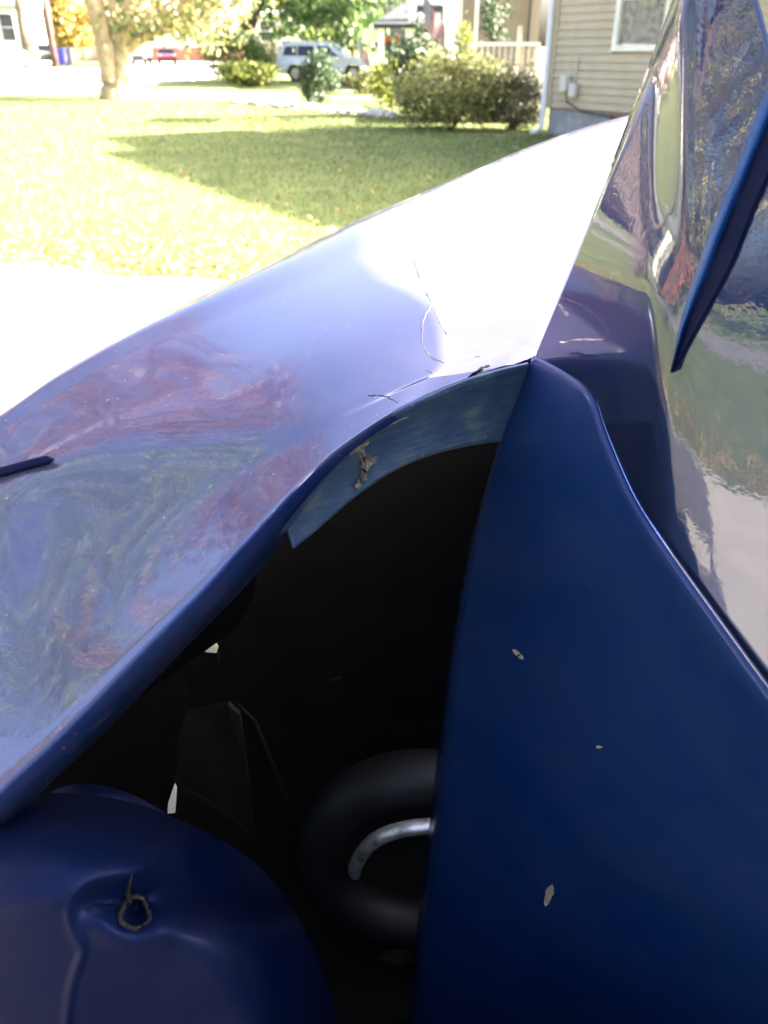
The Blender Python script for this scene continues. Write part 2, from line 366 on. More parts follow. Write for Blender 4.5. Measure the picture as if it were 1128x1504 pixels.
def tree(name, base, h, r, crown_z, crown_r, leafm, barkm, n, size, label, group=None, clumps=45, branches=6):
    e_ = empty(name, base, 0, label, 'tree', group)
    V = []; Fc = []
    def add(v, f):
        nonlocal V, Fc
        Fc += [tuple(i+len(V) for i in q) for q in f]; V += v
    add(*limb((0, 0, -.1), (random.uniform(-.3, .3), random.uniform(-.3, .3), h), r, r*.45, 9, .04))
    for k in range(branches):
        an = 6.283*k/branches+random.uniform(-.3, .3); z0 = h*random.uniform(.55, 1)
        add(*limb((0, 0, z0), (crown_r[0]*.7*math.cos(an), crown_r[1]*.7*math.sin(an), crown_z+crown_r[2]*random.uniform(-.3, .5)), r*.4, r*.08, 7, .1))
    mesh('trunk', V, Fc, barkm, e_, True)
    C = cloud(n, (0, 0, crown_z), crown_r, clumps, .2, .45)
    fastmesh('crown', leafquads(C, size), 4, leafm, e_)
    return e_

# ------------------------------------------------------------------ tan house on the right
cor = G(800, 197); wd = Vector((.53, -.85, 0)).normalized(); wn = Vector((-.85, -.53, 0)).normalized()
wd = Vector((-wn.y*-1, wn.x*1, 0)); wd = Vector((.53, -.848, 0))
rzw = math.atan2(wd.y, wd.x)            # local x along the wall, local -y faces outward?
H = empty('tan_house', (cor.x, cor.y, 0), rzw, 'tan clapboard house with white downspout and porch beside the round bushes', 'house')
# local frame: x along wall to the right, y = inwards (rotated +90deg from wd)
inn = Vector((-math.sin(rzw), math.cos(rzw), 0))
SGN = 1 if inn.dot(wn) < 0 else -1      # +1 when local +y is inside
EAVE = 3.12; LEN = 9.0; DEPTH = 2.0; BASEZ = .45
def lb(name, m, x0, x1, y0, y1, z0, z1, bev=0, par=None):
    ya, yb = (y0, y1) if SGN > 0 else (-y1, -y0)
    return boxo(name, m, par or H, x0, x1, ya, yb, z0, z1, bev)
lb('foundation', M['block'], .02, LEN-.02, .04, DEPTH, -.1, BASEZ)
lb('wall', M['siding'], .01, LEN, .06, DEPTH-.06, BASEZ, EAVE)
# clapboards one by one, window cut out
WX0, WX1, WZ0, WZ1 = 1.52, 2.42, 1.40, 2.75
zz = BASEZ; CH = .118; k = 0
def board(x0, x1, z0, face='front'):
    y0 = SGN
    if face == 'front':
        v = [(x0, -.020, z0), (x1, -.020, z0), (x1, .005, z0+CH+.01), (x0, .005, z0+CH+.01), (x0, .055, z0), (x1, .055, z0), (x1, .055, z0+CH+.01), (x0, .055, z0+CH+.01)]
    else:
        v = [(-.020, x0, z0), (-.020, x1, z0), (.003, x1, z0+CH+.01), (.003, x0, z0+CH+.01), (.008, x0, z0), (.008, x1, z0), (.008, x1, z0+CH+.01), (.008, x0, z0+CH+.01)]
    v = [(a, b_*SGN, c) for a, b_, c in v]
    mesh('siding_board', v, [(0, 1, 2, 3), (4, 7, 6, 5), (0, 4, 5, 1), (3, 2, 6, 7), (0, 3, 7, 4), (1, 5, 6, 2)], M['siding'], H)
while zz < EAVE-.05:
    if zz+CH > WZ0-.08 and zz < WZ1+.08:
        board(.1, WX0-.09, zz); board(WX1+.09, LEN-.05, zz)
    else: board(.1, LEN-.05, zz)
    board(.1, DEPTH, zz, 'side'); zz += CH
lb('corner_trim', M['siding'], -.03, .11, -.035, .1, BASEZ-.02, EAVE)
# window: frame, two sashes, glass, curtain
wf = empty('window', (0, 0, 0)); wf.parent = H
def wb(name, m, x0, x1, y0, y1, z0, z1): return lb(name, m, x0, x1, y0, y1, z0, z1, 0, wf)
for nm_, a in (('side_casing', (WX0-.09, WX0, WZ0-.09, WZ1+.09)), ('side_casing', (WX1, WX1+.09, WZ0-.09, WZ1+.09)), ('head_casing', (WX0, WX1, WZ1, WZ1+.09)), ('window_sill', (WX0, WX1, WZ0-.09, WZ0))):
    wb(nm_, M['white'], a[0], a[1], -.05, .05, a[2], a[3])
zm = (WZ0+WZ1)/2-.05
wb('sash_rail', M['white'], WX0, WX1, -.012, .045, zm-.025, zm+.025)
wb('pane', M['glass'], WX0, WX1, .030, .034, WZ0, zm-.025); wb('pane', M['glass'], WX0, WX1, .022, .026, zm+.025, WZ1)
bm = bmesh.new()
# folded curtain just inside the glass, seen through as pale grey
nf = 22; vs = []
for i in range(nf+1):
    x = WX0+(WX1-WX0)*i/nf; y = (.018+.006*math.sin(i*1.9))*SGN; vs.append((bm.verts.new((x, y, WZ0+.01)), bm.verts.new((x, y, zm-.03))))
for i in range(nf): bm.faces.new((vs[i][0], vs[i+1][0], vs[i+1][1], vs[i][1]))
bmobj('insect_screen', bm, M['curtain'], wf)
# downspout with elbow, gutter, roof
def lp(x, y, z): return (x, y*SGN, z)
V, Fc = tube_vf([lp(-.03, -.07, EAVE), lp(-.03, -.07, .12), lp(-.03, -.16, .05), lp(-.03, -.3, .03)], .052, 8); mesh('downspout', V, Fc, M['white'], H, True)
ov = .35
RV = [lp(-.25, -ov, EAVE), lp(LEN+.3, -ov, EAVE), lp(LEN+.3, DEPTH+ov, EAVE), lp(-.25, DEPTH+ov, EAVE), lp(3.0, DEPTH/2, EAVE+.45), lp(LEN-3, DEPTH/2, EAVE+.45)]
RV += [lp(-.25, -ov, EAVE+.12), lp(LEN+.3, -ov, EAVE+.12), lp(LEN+.3, DEPTH+ov, EAVE+.12), lp(-.25, DEPTH+ov, EAVE+.12)]
mesh('roof', RV, [(0, 3, 2, 1), (0, 1, 7, 6), (1, 2, 8, 7), (2, 3, 9, 8), (3, 0, 6, 9), (6, 7, 5, 4), (8, 9, 4, 5), (7, 8, 5), (9, 6, 4)], M['roof'], H)
lb('eave_slab', M['white'], 2.2, LEN+.3, -ov-.55, -ov-.002, EAVE+.02, EAVE+.14)  # unseen wide eave piece, added to give the house shadow its step
# meter boxes and conduit
lb('meter_box', M['palebox'], .40, .56, -.14, -.021, .70, .96, .015)
lb('meter_box', M['palebox'], .60, .76, -.11, -.021, .62, .84, .015)
V, Fc = tube_vf([lp(.68, -.035, .84), lp(.68, -.035, 1.25)], .012, 6); mesh('conduit', V, Fc, M['palebox'], H, True)
V, Fc = tube_vf([lp(.5, -.035, .70), lp(.52, -.035, .55), lp(.9, -.045, .42), lp(1.7, -.045, .36)], .012, 6); mesh('conduit', V, Fc, M['trimblack'], H, True)
lb('foundation_vent', M['brick'], 1.52, 2.0, .030, .05, .18, .40)

# porch: attached to the house's left side, built in world axes around pixel rows
PD = 18.4
def wpt(px, py, d): return Q(px, py, d)
porch = empty('front_porch', (XD(740, PD), PD, 0), 0, 'white railed front porch between the round bush and the tan house corner', 'porch')
def pbox(name, m, px0, px1, py0, py1, d, th, par=porch, bev=0):
    a, b_ = Q(px0, py1, d), Q(px1, py0, d); lo = par.location
    return boxo(name, m, par, a.x-lo.x, b_.x-lo.x, a.y-lo.y, a.y-lo.y+th, a.z-lo.z, b_.z-lo.z, bev)
pbox('deck', M['roof'], 640, 792, 122, 190, PD+.2, 2.2)
pbox('top_rail', M['white'], 703, 794, 62, 67, PD, .06); pbox('bottom_rail', M['white'], 703, 794, 104, 108, PD, .06)
for i in range(11): pbox('baluster', M['white'], 706+i*8.6, 709+i*8.6, 67, 104, PD+.01, .04)
pbox('post', M['white'], 694, 707, -60, 120, PD-.03, .14); pbox('post', M['cream'], 668, 682, -60, 120, PD+.3, .14)
pbox('newel_post', M['siding'], 757, 768, 38, 112, PD+.1, .12)
pbox('porch_roof', M['white'], 700, 800, -70, -60, PD+.8, 1.7)
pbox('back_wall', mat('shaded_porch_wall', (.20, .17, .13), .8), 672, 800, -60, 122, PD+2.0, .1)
pbox('door_jamb', M['trimblack'], 776, 783, -60, 70, PD+1.9, .06)
hb = bush('shrub', Q(725, 62, PD+1.2), (.42, .35, .45), M['greenD'], 1500, .03, 'dark needle shrub on the porch behind the white railing', cat='shrub')
vb = bush('climbing_vine', Q(676, 118, PD-.25), (.25, .12, .55), M['greenY'], 500, .03, 'pale flowering vine at the white porch posts', cat='vine')

# ------------------------------------------------------------------ bushes
def gb(px, py): p = G(px, py); return (p.x, p.y, 0)
bush('round_bush', gb(662, 190), (1.18, .95, .70), M['bushmix'], 9000, .035, 'large rounded bush with yellow tinged leaves in front of the porch', clumps=80)
bush('dark_bush', gb(752, 190), (.80, .7, .52), M['bushdark'], 5000, .03, 'low dark shaded bush beside the white downspout', clumps=60)
bush('upright_shrub', (XD(612, 21), 21, 0), (.75, .6, .95), M['greenD'], 3500, .05, 'dark green shrub rising behind left end of the round bush')
bush('small_bush', gb(470, 152), (.60, .55, .66), M['greenD'], 6000, .035, 'small cone shaped bush standing in front of the silver car', clumps=50)
bush('flowering_bush', (XD(512, 40), 40, 0), (.9, .5, .22), M['red'], 1200, .05, 'low reddish flowering plant right of the small bush')
bush('flowering_bush', (XD(545, 32), 32, 0), (.8, .6, .42), M['bushmix'], 2000, .05, 'low flowering plant with red tinge at the silver car nose')
bush('yellow_shrub', (XD(572, 24), 24, 0), (.55, .5, .62), M['greenY'], 2200, .05, 'thin yellow shrub at the left foot of the round bush')
bush('tree_shrub', (XD(350, 44), 44, 0), (1.7, 1.4, 1.15), M['greenA'], 3500, .08, 'broad green shrub round the foot of the dark trunked tree')
bush('tree_shrub', (XD(392, 50), 50, 0), (1.2, 1.0, .95), M['bushdark'], 3000, .08, 'brownish shrub right of the dark trunk behind the silver car')
bush('lime_shrub', (XD(365, 39), 39, 0), (1.5, 1.0, .5), M['greenY'], 2600, .08, 'bright yellow green low shrub below the dark trunked tree')
# edging stones along the bed
for i in range(34):
    px = 345+i*7+random.uniform(-3, 3); py = 152+i*.62+random.uniform(-1.5, 1.5)
    p = G(px, py); bm = bmesh.new(); bmesh.ops.create_icosphere(bm, subdivisions=2, radius=random.uniform(.09, .19))
    for v in bm.verts: v.co *= 1+random.uniform(-.2, .2); v.co.z *= .7
    o = bmobj('edging_stone', bm, M['stone'], None, False, (p.x, p.y, .04), random.uniform(0, 3))
    tag(o, 'pale rough stone in the row edging the garden bed', 'stone', 'stones edging the garden bed')

# ------------------------------------------------------------------ trees in view
# pale multi-stem tree on the left
tp = G(163, 146)
T = empty('forked_tree', (tp.x, tp.y, 0), 0, 'pale barked forked tree at the left edge of the lawn', 'tree')
V = []; Fc = []
def addl(v, f):
    global V, Fc
    Fc += [tuple(i+len(V) for i in q) for q in f]; V += v
td = tp.y
def tl(px, py, dd=0):
    q = Q(px, py, td+dd); return Vector((q.x-tp.x, q.y-tp.y, q.z))
def limbp(pix, r0, r1):
    pts = [tl(*p) for p in pix]; A = [np.array(p) for p in pts]; n = 14
    P = [Vector(cr(A, i/(n-1)*(len(A)-1))) for i in range(n)]
    addl(*tube_vf(P, [r0+(r1-r0)*i/(n-1) for i in range(n)], 10))
limbp([(165, 150), (166, 128), (162, 95), (152, 55), (140, 10), (125, -60), (105, -160)], .42, .20)
limbp([(172, 150), (178, 110), (180, 85), (182, 40), (196, -10), (215, -90)], .36, .16)
limbp([(182, 60), (204, 15), (216, -10), (255, -70)], .22, .12)
limbp([(180, 78), (215, 52), (250, 42), (300, 20), (345, -15)], .18, .07)
limbp([(205, 38), (240, 15), (290, -10), (330, -50)], .14, .05)
limbp([(168, 60), (172, 40), (165, 10), (160, -40), (150, -120)], .18, .09)
mesh('trunk', V, Fc, M['palebark'], T, True)
C = np.vstack([cloud(1400, tl(285, 15, .5), (2.6, 2.0, 1.0), 26, .22), cloud(3800, tl(180, -170, 0), (6.5, 5, 2.8), 60, .2), cloud(900, tl(225, 5, 1.5), (1.4, 1.4, .5), 14, .25)])
fastmesh('crown', leafquads(C, .10), 4, M['paleleaf'], T)
# dark-trunk green tree in the middle
T2 = empty('green_tree', (XD(366, 46), 46, 0), 0, 'dark trunked tree with drooping green leaves left of the silver car', 'tree')
V = []; Fc = []
addl(*limb((0, 0, -.1), (.1, 0, 2.4), .34, .28)); addl(*limb((.05, 0, 2.0), (1.5, .3, 7), .24, .12)); addl(*limb((.05, 0, 2.0), (-1.2, -.3, 7), .24, .12)); addl(*limb((.3, 0, 3.2), (3.8, 0, 6), .12, .04))
mesh('trunk', V, Fc, M['darkbark'], T2, True)
C = np.vstack([cloud(9000, (1.2, 0, 5.8), (5.4, 4, 2.4), 80, .2), cloud(1500, (3.3, -.5, 3.6), (2.0, 1.6, 1.2), 30, .22), cloud(500, (-2.0, -.5, 3.3), (1.2, 1.2, .6), 12, .25)])
fastmesh('crown', leafquads(C, .13), 4, M['greenA'], T2)
# tall trunk and pole on the far left
def fb(px, d): return (XD(px, d, gz(d)), d, gz(d))
tree('bare_trunk_tree', fb(50, 84), 9, .75, 10, (4.5, 4.5, 3.5), M['orange'], M['bark'], 1800, .25, 'thick pale trunk beside the pale green house at far left')
pl = empty('utility_pole', fb(82, 82), 0, 'dark wooden utility pole beside the blue bin', 'pole')
tube('shaft', [(0, 0, -.2), (.2, 0, 8.5)], [.30, .22], M['polewood'], pl, 10); boxo('crossarm', M['polewood'], pl, -1.2, 1.4, -.32, -.2, 7.6, 7.8)
far_trees = [(120, 120, 'greenA', 5.5, 'broad green tree behind the blue bin'), (100, 106, 'orange', 4.0, 'yellow orange tree behind the utility pole'), (142, 112, 'greenA', 3.2, 'small green tree right of the chain fence'),
             (470, 88, 'greenA', 6.5, 'tall green tree behind the silver car roof'), (520, 95, 'greenD', 6, 'dark green tree left of the far porch'), (410, 125, 'greenY', 8, 'yellow green tree far behind the silver car'),
             (300, 140, 'orange', 8, 'orange tree rising behind the cream house'), (20, 150, 'greenY', 9, 'pale green tree behind the pale green house'), (220, 150, 'greenA', 8, 'green tree behind the cream house left end'), (60, 125, 'orange', 6, 'orange tree between the trunk and the pole')]
for px, d, lm, r_, lab in far_trees:
    tree('background_tree', fb(px, d), r_*.8, .3, r_*1.05, (r_, r_*.8, r_*.9), M[lm], M['darkbark'], 2600, .24+r_*.02, lab, 'trees behind the houses')

# ------------------------------------------------------------------ cars
def car_shell(prof, w, tum=.12, ybelt=None):
    """side outline (x,z) extruded across the width, narrowing above the belt"""
    n = len(prof); V = []; Fc = []
    zb = ybelt or 1.0
    cols = [(-1, .0), (-.97, 0), (-.6, 0), (0, 0), (.6, 0), (.97, 0), (1, 0)]
    for x, z in prof:
        for s, _ in cols:
            ww = w/2*(1-(tum*max(0, (z-zb))/.6))
            y = s*ww
            dz = -.03 if abs(s) == 1 else 0
            V.append((x, y, z+dz*(z > .5)))
    for i in range(n):
        j = (i+1) % n
        for k_ in range(6): Fc.append((i*7+k_, j*7+k_, j*7+k_+1, i*7+k_+1))
    Fc.append(tuple(i*7 for i in range(n))); Fc.append(tuple(i*7+6 for i in range(n))[::-1])
    return V, Fc
def wheel(par, x, y, r, w):
    wh = empty('wheel', (x, y, r)); wh.parent = par
    sg = 1 if y > 0 else -1
    V = []; Fc = []; n = 24
    for a_, rr in ((-w/2, r*.68), (-w/2, r*.95), (-w*.35, r), (w*.35, r), (w/2, r*.95), (w/2, r*.68)):
        for k_ in range(n): V.append((rr*math.cos(6.2832*k_/n), a_, rr*math.sin(6.2832*k_/n)))
    for i in range(5):
        for k_ in range(n): Fc.append((i*n+k_, i*n+(k_+1) % n, (i+1)*n+(k_+1) % n, (i+1)*n+k_))
    mesh('tyre', V, Fc, M['tyre'], wh, True)
    bm = bmesh.new()
    bmesh.ops.create_cone(bm, cap_ends=True, segments=20, radius1=r*.2, radius2=r*.2, depth=w*.5, matrix=Matrix.Translation((0, sg*w*.2, 0)) @ Matrix.Rotation(R(90), 4, 'X'))
    for k_ in range(5):
        a_ = 6.2832*k_/5+.3; mt_ = Matrix.Rotation(a_, 4, 'Y') @ Matrix.Translation((r*.4, sg*w*.4, 0))
        bmesh.ops.create_cube(bm, size=1, matrix=mt_ @ Matrix.Diagonal((r*.58, w*.12, r*.2, 1)))
    V2 = []
    bmesh.ops.create_cone(bm, cap_ends=True, segments=24, radius1=r*.69, radius2=r*.69, depth=w*.3, matrix=Matrix.Rotation(R(90), 4, 'X'))
    bmobj('rim', bm, M['alloy'], wh)
def suv(name, loc, rz, paintm, label, Lg=4.8, Wd=1.93, Ht=1.74, cat='suv', sedan=False):
    e_ = empty(name, loc, rz, label, cat); h = Ht/1.74; l = Lg/4.8
    if not sedan:
        prof = [(-2.36, .45), (-2.40, .75), (-2.36, 1.05), (-2.28, 1.2), (-2.10, 1.62), (-1.95, 1.70), (-1.0, 1.74), (0, 1.72), (.35, 1.66), (1.05, 1.16), (1.25, 1.10), (1.9, 1.05), (2.25, .95), (2.38, .75), (2.38, .45), (2.2, .32),
                (1.95, .32), (1.93, .55), (1.78, .75), (1.5, .83), (1.22, .75), (1.07, .55), (1.05, .32), (-1.0, .32), (-1.02, .55), (-1.17, .75), (-1.45, .83), (-1.73, .75), (-1.88, .55), (-1.9, .32), (-2.2, .34)]
        gl = [[(-2.05, 1.17), (-1.35, 1.15), (-1.35, 1.56), (-1.92, 1.56)], [(-1.28, 1.15), (-.38, 1.13), (-.38, 1.58), (-1.28, 1.57)], [(-.30, 1.13), (.78, 1.12), (.25, 1.56), (-.30, 1.58)]]
        ws = [(.42, 1.62), (1.02, 1.19)]; rw = [(-2.12, 1.58), (-2.27, 1.22)]
    else:
        prof = [(-2.36, .42), (-2.42, .7), (-2.38, .95), (-1.75, 1.02), (-1.1, 1.36), (-.6, 1.43), (.1, 1.42), (.95, 1.02), (1.4, .95), (2.2, .82), (2.36, .62), (2.36, .4), (2.2, .28),
                (1.83, .28), (1.8, .5), (1.66, .66), (1.45, .70), (1.24, .66), (1.1, .5), (1.07, .28), (-1.07, .28), (-1.1, .5), (-1.24, .66), (-1.45, .70), (-1.66, .66), (-1.8, .5), (-1.83, .28), (-2.2, .3)]
        gl = [[(-1.4, 1.02), (-.45, 1.02), (-.45, 1.34), (-1.0, 1.32)], [(-.38, 1.02), (.75, 1.02), (.15, 1.34), (-.38, 1.35)]]
        ws = [(.2, 1.38), (.9, 1.05)]; rw = [(-1.15, 1.32), (-1.68, 1.05)]; h = Ht/1.43
    prof = [(x*l, z*h) for x, z in prof]; belt = (1.08 if not sedan else .95)*h
    V, Fc = car_shell(prof, Wd, .16, belt)
    body = mesh('body', V, Fc, paintm, e_)
    def side(x, z, s): 
        ww = Wd/2*(1-.16*max(0, z-belt)/.6); return (x, s*(ww+.006), z)
    for s in (-1, 1):
        for g in gl:
            v = [side(x*l, z*h, s) for x, z in g]; v2 = [(a_, b_-s*.03, c) for a_, b_, c in v]
            q = len(v); mesh('side_window', v+v2, [tuple(range(q)), tuple(range(q, 2*q))[::-1]]+[(i, (i+1) % q, q+(i+1) % q, q+i) for i in range(q)], M['glassn'], e_)
        bm = bmesh.new(); y0 = s*Wd/2
        box(bm, .75*l, .95*l, min(y0, y0+s*.2), max(y0, y0+s*.2), 1.1*h, 1.27*h, .03); bmobj('mirror', bm, paintm, e_)
        boxo('headlight', M['lamp'], e_, 2.2*l, 2.385*l, s*Wd*.36-.16, s*Wd*.36+.16, .78*h, .92*h, .02)
        boxo('tail_light', M['tail'], e_, -2.415*l, -2.25*l, s*Wd*.43-.09, s*Wd*.43+.09, .85*h, 1.15*h if not sedan else .95*h, .02)
        boxo('sill_trim', M['trimblack'], e_, -1.0*l, 1.05*l, s*Wd/2-.05, s*Wd/2+.015, .30*h, .42*h)
        for xd in (-.95, .1): boxo('door_handle', paintm, e_, xd*l, (xd+.2)*l, s*Wd/2-.02, s*Wd/2+.035, (1.0 if not sedan else .88)*h, (1.035 if not sedan else .91)*h)
    for nm_, ww_ in (('windscreen', ws), ('rear_window', rw)):
        (xa, za), (xb, zb) = [(x*l, z*h) for x, z in ww_]
        ya = Wd/2*.82*.9; yb = Wd/2*.92; sg = 1 if nm_ == 'windscreen' else -1
        v = [(xa+sg*.025, -ya, za+.02), (xa+sg*.025, ya, za+.02), (xb+sg*.025, yb, zb+.02), (xb+sg*.025, -yb, zb+.02)]
        v2 = [(a_-sg*.05, b_, c-.05) for a_, b_, c in v]
        mesh(nm_, v+v2, [(0, 1, 2, 3), (7, 6, 5, 4)]+[(i, (i+1) % 4, 4+(i+1) % 4, 4+i) for i in range(4)], M['glassn'], e_)
    boxo('bumper', M['trimblack'], e_, 2.25*l, 2.42*l, -Wd*.44, Wd*.44, .36*h, .52*h, .03)
    boxo('bumper', M['trimblack'], e_, -2.46*l, -2.3*l, -Wd*.44, Wd*.44, .38*h, .55*h, .03)
    r_ = .37*h if not sedan else .33*h
    for x in (1.5 if not sedan else 1.45, -1.45):
        for s in (-1, 1): wheel(e_, x*l, s*(Wd/2-.13), r_, .24)
    if not sedan:
        for s in (-1, 1): V, Fc = tube_vf([(-1.9*l, s*Wd*.38, 1.70*h), (-1.6*l, s*Wd*.38, 1.79*h), (-.1*l, s*Wd*.38, 1.78*h), (.2*l, s*Wd*.38, 1.71*h)], .02, 6); mesh('roof_rail', V, Fc, M['alloy'], e_, True)
    return e_
suv('parked_suv', (XD(481, 46.5), 46.5, 0), R(-8), M['carwhite'], 'silver white suv parked on the lawn side beside the small bush')
suv('dark_car', fb(72, 92), R(-70), M['carblack'], 'dark suv parked behind the utility pole', Lg=4.6, Ht=1.85)
suv('red_car', fb(246, 94), R(-75), M['carred'], 'low red car parked beside the white van', Lg=4.5, Wd=1.85, Ht=1.42, cat='car', sedan=True)
suv('white_van', fb(205, 93), R(-85), M['tarp'], 'tall white van parked left of the red car behind the forked tree', Lg=4.9, Wd=2.0, Ht=2.6, cat='van')
# car under a white cover
cv = empty('covered_car', fb(26, 78), R(-12), 'car hidden under a loose white cover at the far left', 'car')
V = []; Fc = []; nu, nv = 22, 14
for i in range(nu):
    u = i/(nu-1)*2-1
    for j in range(nv):
        a_ = math.pi*j/(nv-1); hh = 1.35*(1-.55*max(0, abs(u)-.35)/.65)*(1-.3*(u > .3)*(u-.3))
        V.append((u*2.1, math.cos(a_)*.95*(1-.15*abs(u)**3)+.04*math.sin(i*2.3+j), hh*math.sin(a_)**.6+.03*math.sin(i*1.7+j*2.1) if 0 < j < nv-1 else .12+.06*math.sin(i*1.3)))
for i in range(nu-1):
    for j in range(nv-1): Fc.append((i*nv+j, i*nv+j+1, (i+1)*nv+j+1, (i+1)*nv+j))
Fc.append(tuple(range(nv))[::-1]); Fc.append(tuple((nu-1)*nv+j for j in range(nv)))
mesh('cover', V, Fc, M['tarp'], cv)
for x in (-1.3, 1.3): wheel(cv, x, -.85, .3, .2)
# bins and chain fence
def bin_(name, loc, m, label):
    e_ = empty(name, loc, 0, label, 'bin'); V = []
    for z, a_, b_ in ((.1, .34, .30), (1.35, .46, .42)): V += [(-a_, -b_, z), (a_, -b_, z), (a_, b_, z), (-a_, b_, z)]
    mesh('body', V, [(3, 2, 1, 0), (4, 5, 6, 7), (0, 1, 5, 4), (1, 2, 6, 5), (2, 3, 7, 6), (3, 0, 4, 7)], m, e_); boxo('lid', m, e_, -.5, .5, -.48, .48, 1.36, 1.48, .03)
    for s in (-1, 1):
        bm = bmesh.new(); bmesh.ops.create_cone(bm, cap_ends=True, segments=14, radius1=.14, radius2=.14, depth=.08, matrix=Matrix.Translation((s*.34, .32, .14)) @ Matrix.Rotation(R(90), 4, 'Y')); bmobj('wheel', bm, M['tyre'], e_)
bin_('wheeled_bin', fb(92, 87), M['blue_bin'], 'blue wheeled bin right of the utility pole')
bin_('wheeled_bin', fb(103, 88), M['grey_bin'], 'dull grey bin between the blue bin and the chain fence')
cf = empty('chain_fence', fb(128, 92), 0, 'low metal chain fence behind the forked tree', 'fence')
for i in range(5): tube('post', [(-3+i*1.5, 0, 0), (-3+i*1.5, 0, 1.5)], .045, M['chain'], cf, 6)
tube('rail', [(-3, 0, 1.45), (3, 0, 1.45)], .03, M['chain'], cf, 6)
V = []; Fc = []
for i in range(60):
    for s in (-1, 1):
        x0 = -3+i*.1; v, f = tube_vf([(x0 if s > 0 else x0+.0, 0, .05 if s > 0 else 1.42), (min(3, x0+.7), 0, 1.42 if s > 0 else .05)], .006, 3, False)
        Fc += [tuple(q+len(V) for q in ff) for ff in f]; V += v
tag(mesh('mesh_wire', V, Fc, M['chain'], cf), kind='stuff')

# ------------------------------------------------------------------ far houses
def house(name, loc, rz, w, d, h, rh, wall, roofm, label, wins=(), brick=None, group=None, door=None):
    e_ = empty(name, loc, rz, label, 'house', group)
    boxo('wall', wall, e_, -w/2, w/2, 0, d, brick or -.3, h)
    if brick: boxo('brick_base', M['brick'], e_, -w/2-.03, w/2+.03, -.03, d+.03, -.3, brick)
    V = [(-w/2-.4, -.4, h), (w/2+.4, -.4, h), (w/2+.4, d+.4, h), (-w/2-.4, d+.4, h), (-w/2-.4, d/2, h+rh), (w/2+.4, d/2, h+rh)]
    V += [(x, y, z+.15) for x, y, z in V]
    mesh('roof', V, [(0, 4, 5, 1), (4, 3, 2, 5), (6, 7, 11, 10), (10, 11, 8, 9), (0, 1, 7, 6), (2, 3, 9, 8), (0, 6, 10, 4), (4, 10, 9, 3), (1, 5, 11, 7), (5, 2, 8, 11)], roofm, e_)
    mesh('gable', [(-w/2, .02, h), (-w/2, d-.02, h), (-w/2, d/2, h+rh-.03)], [(0, 1, 2)], wall, e_); mesh('gable', [(w/2, .02, h), (w/2, d-.02, h), (w/2, d/2, h+rh-.03)], [(0, 2, 1)], wall, e_)
    for x, z, ww, hh in wins:
        fr = boxo('window', M['white'], e_, x-ww/2-.08, x+ww/2+.08, -.05, .05, z-hh/2-.08, z+hh/2+.08)
        boxo('pane', M['glass'], fr, x-ww/2, x+ww/2, -.062, -.052, z+.03, z+hh/2); boxo('pane', M['glass'], fr, x-ww/2, x+ww/2, -.062, -.052, z-hh/2, z-.03)
    if door: boxo('door', door[3], e_, door[0]-.5, door[0]+.5, -.06, .02, door[1], door[1]+door[2])
    return e_
house('cream_house', fb(290, 112), R(4), 26, 9, 4.6, 3.2, M['cream'], M['paleroof'], 'long cream house with brick base behind the red car', [(-6.5, 3.2, 1.2, 2.0), (-1.5, 3.2, 1.2, 2.0), (4.0, 3.2, 1.2, 2.0), (8.5, 3.2, 1.2, 2.0)], 1.5)
house('green_house', fb(-12, 90), R(10), 8, 9, 5.0, 3.0, M['greenhouse'], M['paleroof'], 'pale green house with light roof at the far left edge', [(2.2, 3.2, 1.2, 2.2)], None)
# neighbour porch house behind the suv, dark roof and white columns
NP = 36.0
nh = empty('porch_house', (XD(640, NP), NP, 0), 0, 'white house with dark porch roof and square columns behind the flags', 'house')
def nb(name, m, px0, px1, py0, py1, d, th, bev=0): return pbox(name, m, px0, px1, py0, py1, d, th, nh, bev)
nb('wall', M['white'], 603, 700, -80, 118, NP+3.2, 10)
nb('porch_floor', M['white'], 548, 640, 92, 118, NP+.4, 2.6)
a_, b_ = Q(549, 36, NP), Q(650, 36, NP)
lo = nh.location
RV = []
for px, py, d in ((547, 35, NP-.3), (648, 35, NP-.3), (648, 5, NP+2.8), (590, 5, NP+2.8)): 
    q = Q(px, py, d); RV.append((q.x-lo.x, q.y-lo.y, q.z-lo.z))
RV += [(x, y+.05, z-.15) for x, y, z in RV]
mesh('porch_roof', RV, [(0, 1, 2, 3), (7, 6, 5, 4), (0, 4, 5, 1), (1, 5, 6, 2), (2, 6, 7, 3), (3, 7, 4, 0)], M['roof'], nh)
nb('side_roof', M['roof'], 612, 652, 8, 47, NP+1.4, .2)
nb('side_wall', M['white'], 616, 652, 49, 105, NP+1.5, .12)
nb('fascia', M['white'], 549, 648, 36, 41, NP-.2, .12)
for px in (556, 598, 604): nb('column', M['white'], px, px+8, 41, 112, NP, .25)
nb('upper_column', M['cream'], 600, 612, -60, 38, NP+.1, .3)
for px in (564, 580): nb('red_curtain', M['redcloth'], px, px+9, 55, 70, NP+1.2, .08)
nb('sign_board', M['cream'], 532, 556, 42, 62, NP+.5, .1)
bush('porch_plant', Q(580, 92, NP+1.0), (1.0, .5, .38), M['greenD'], 900, .06, 'dark potted plant row on the far white porch', cat='plant')

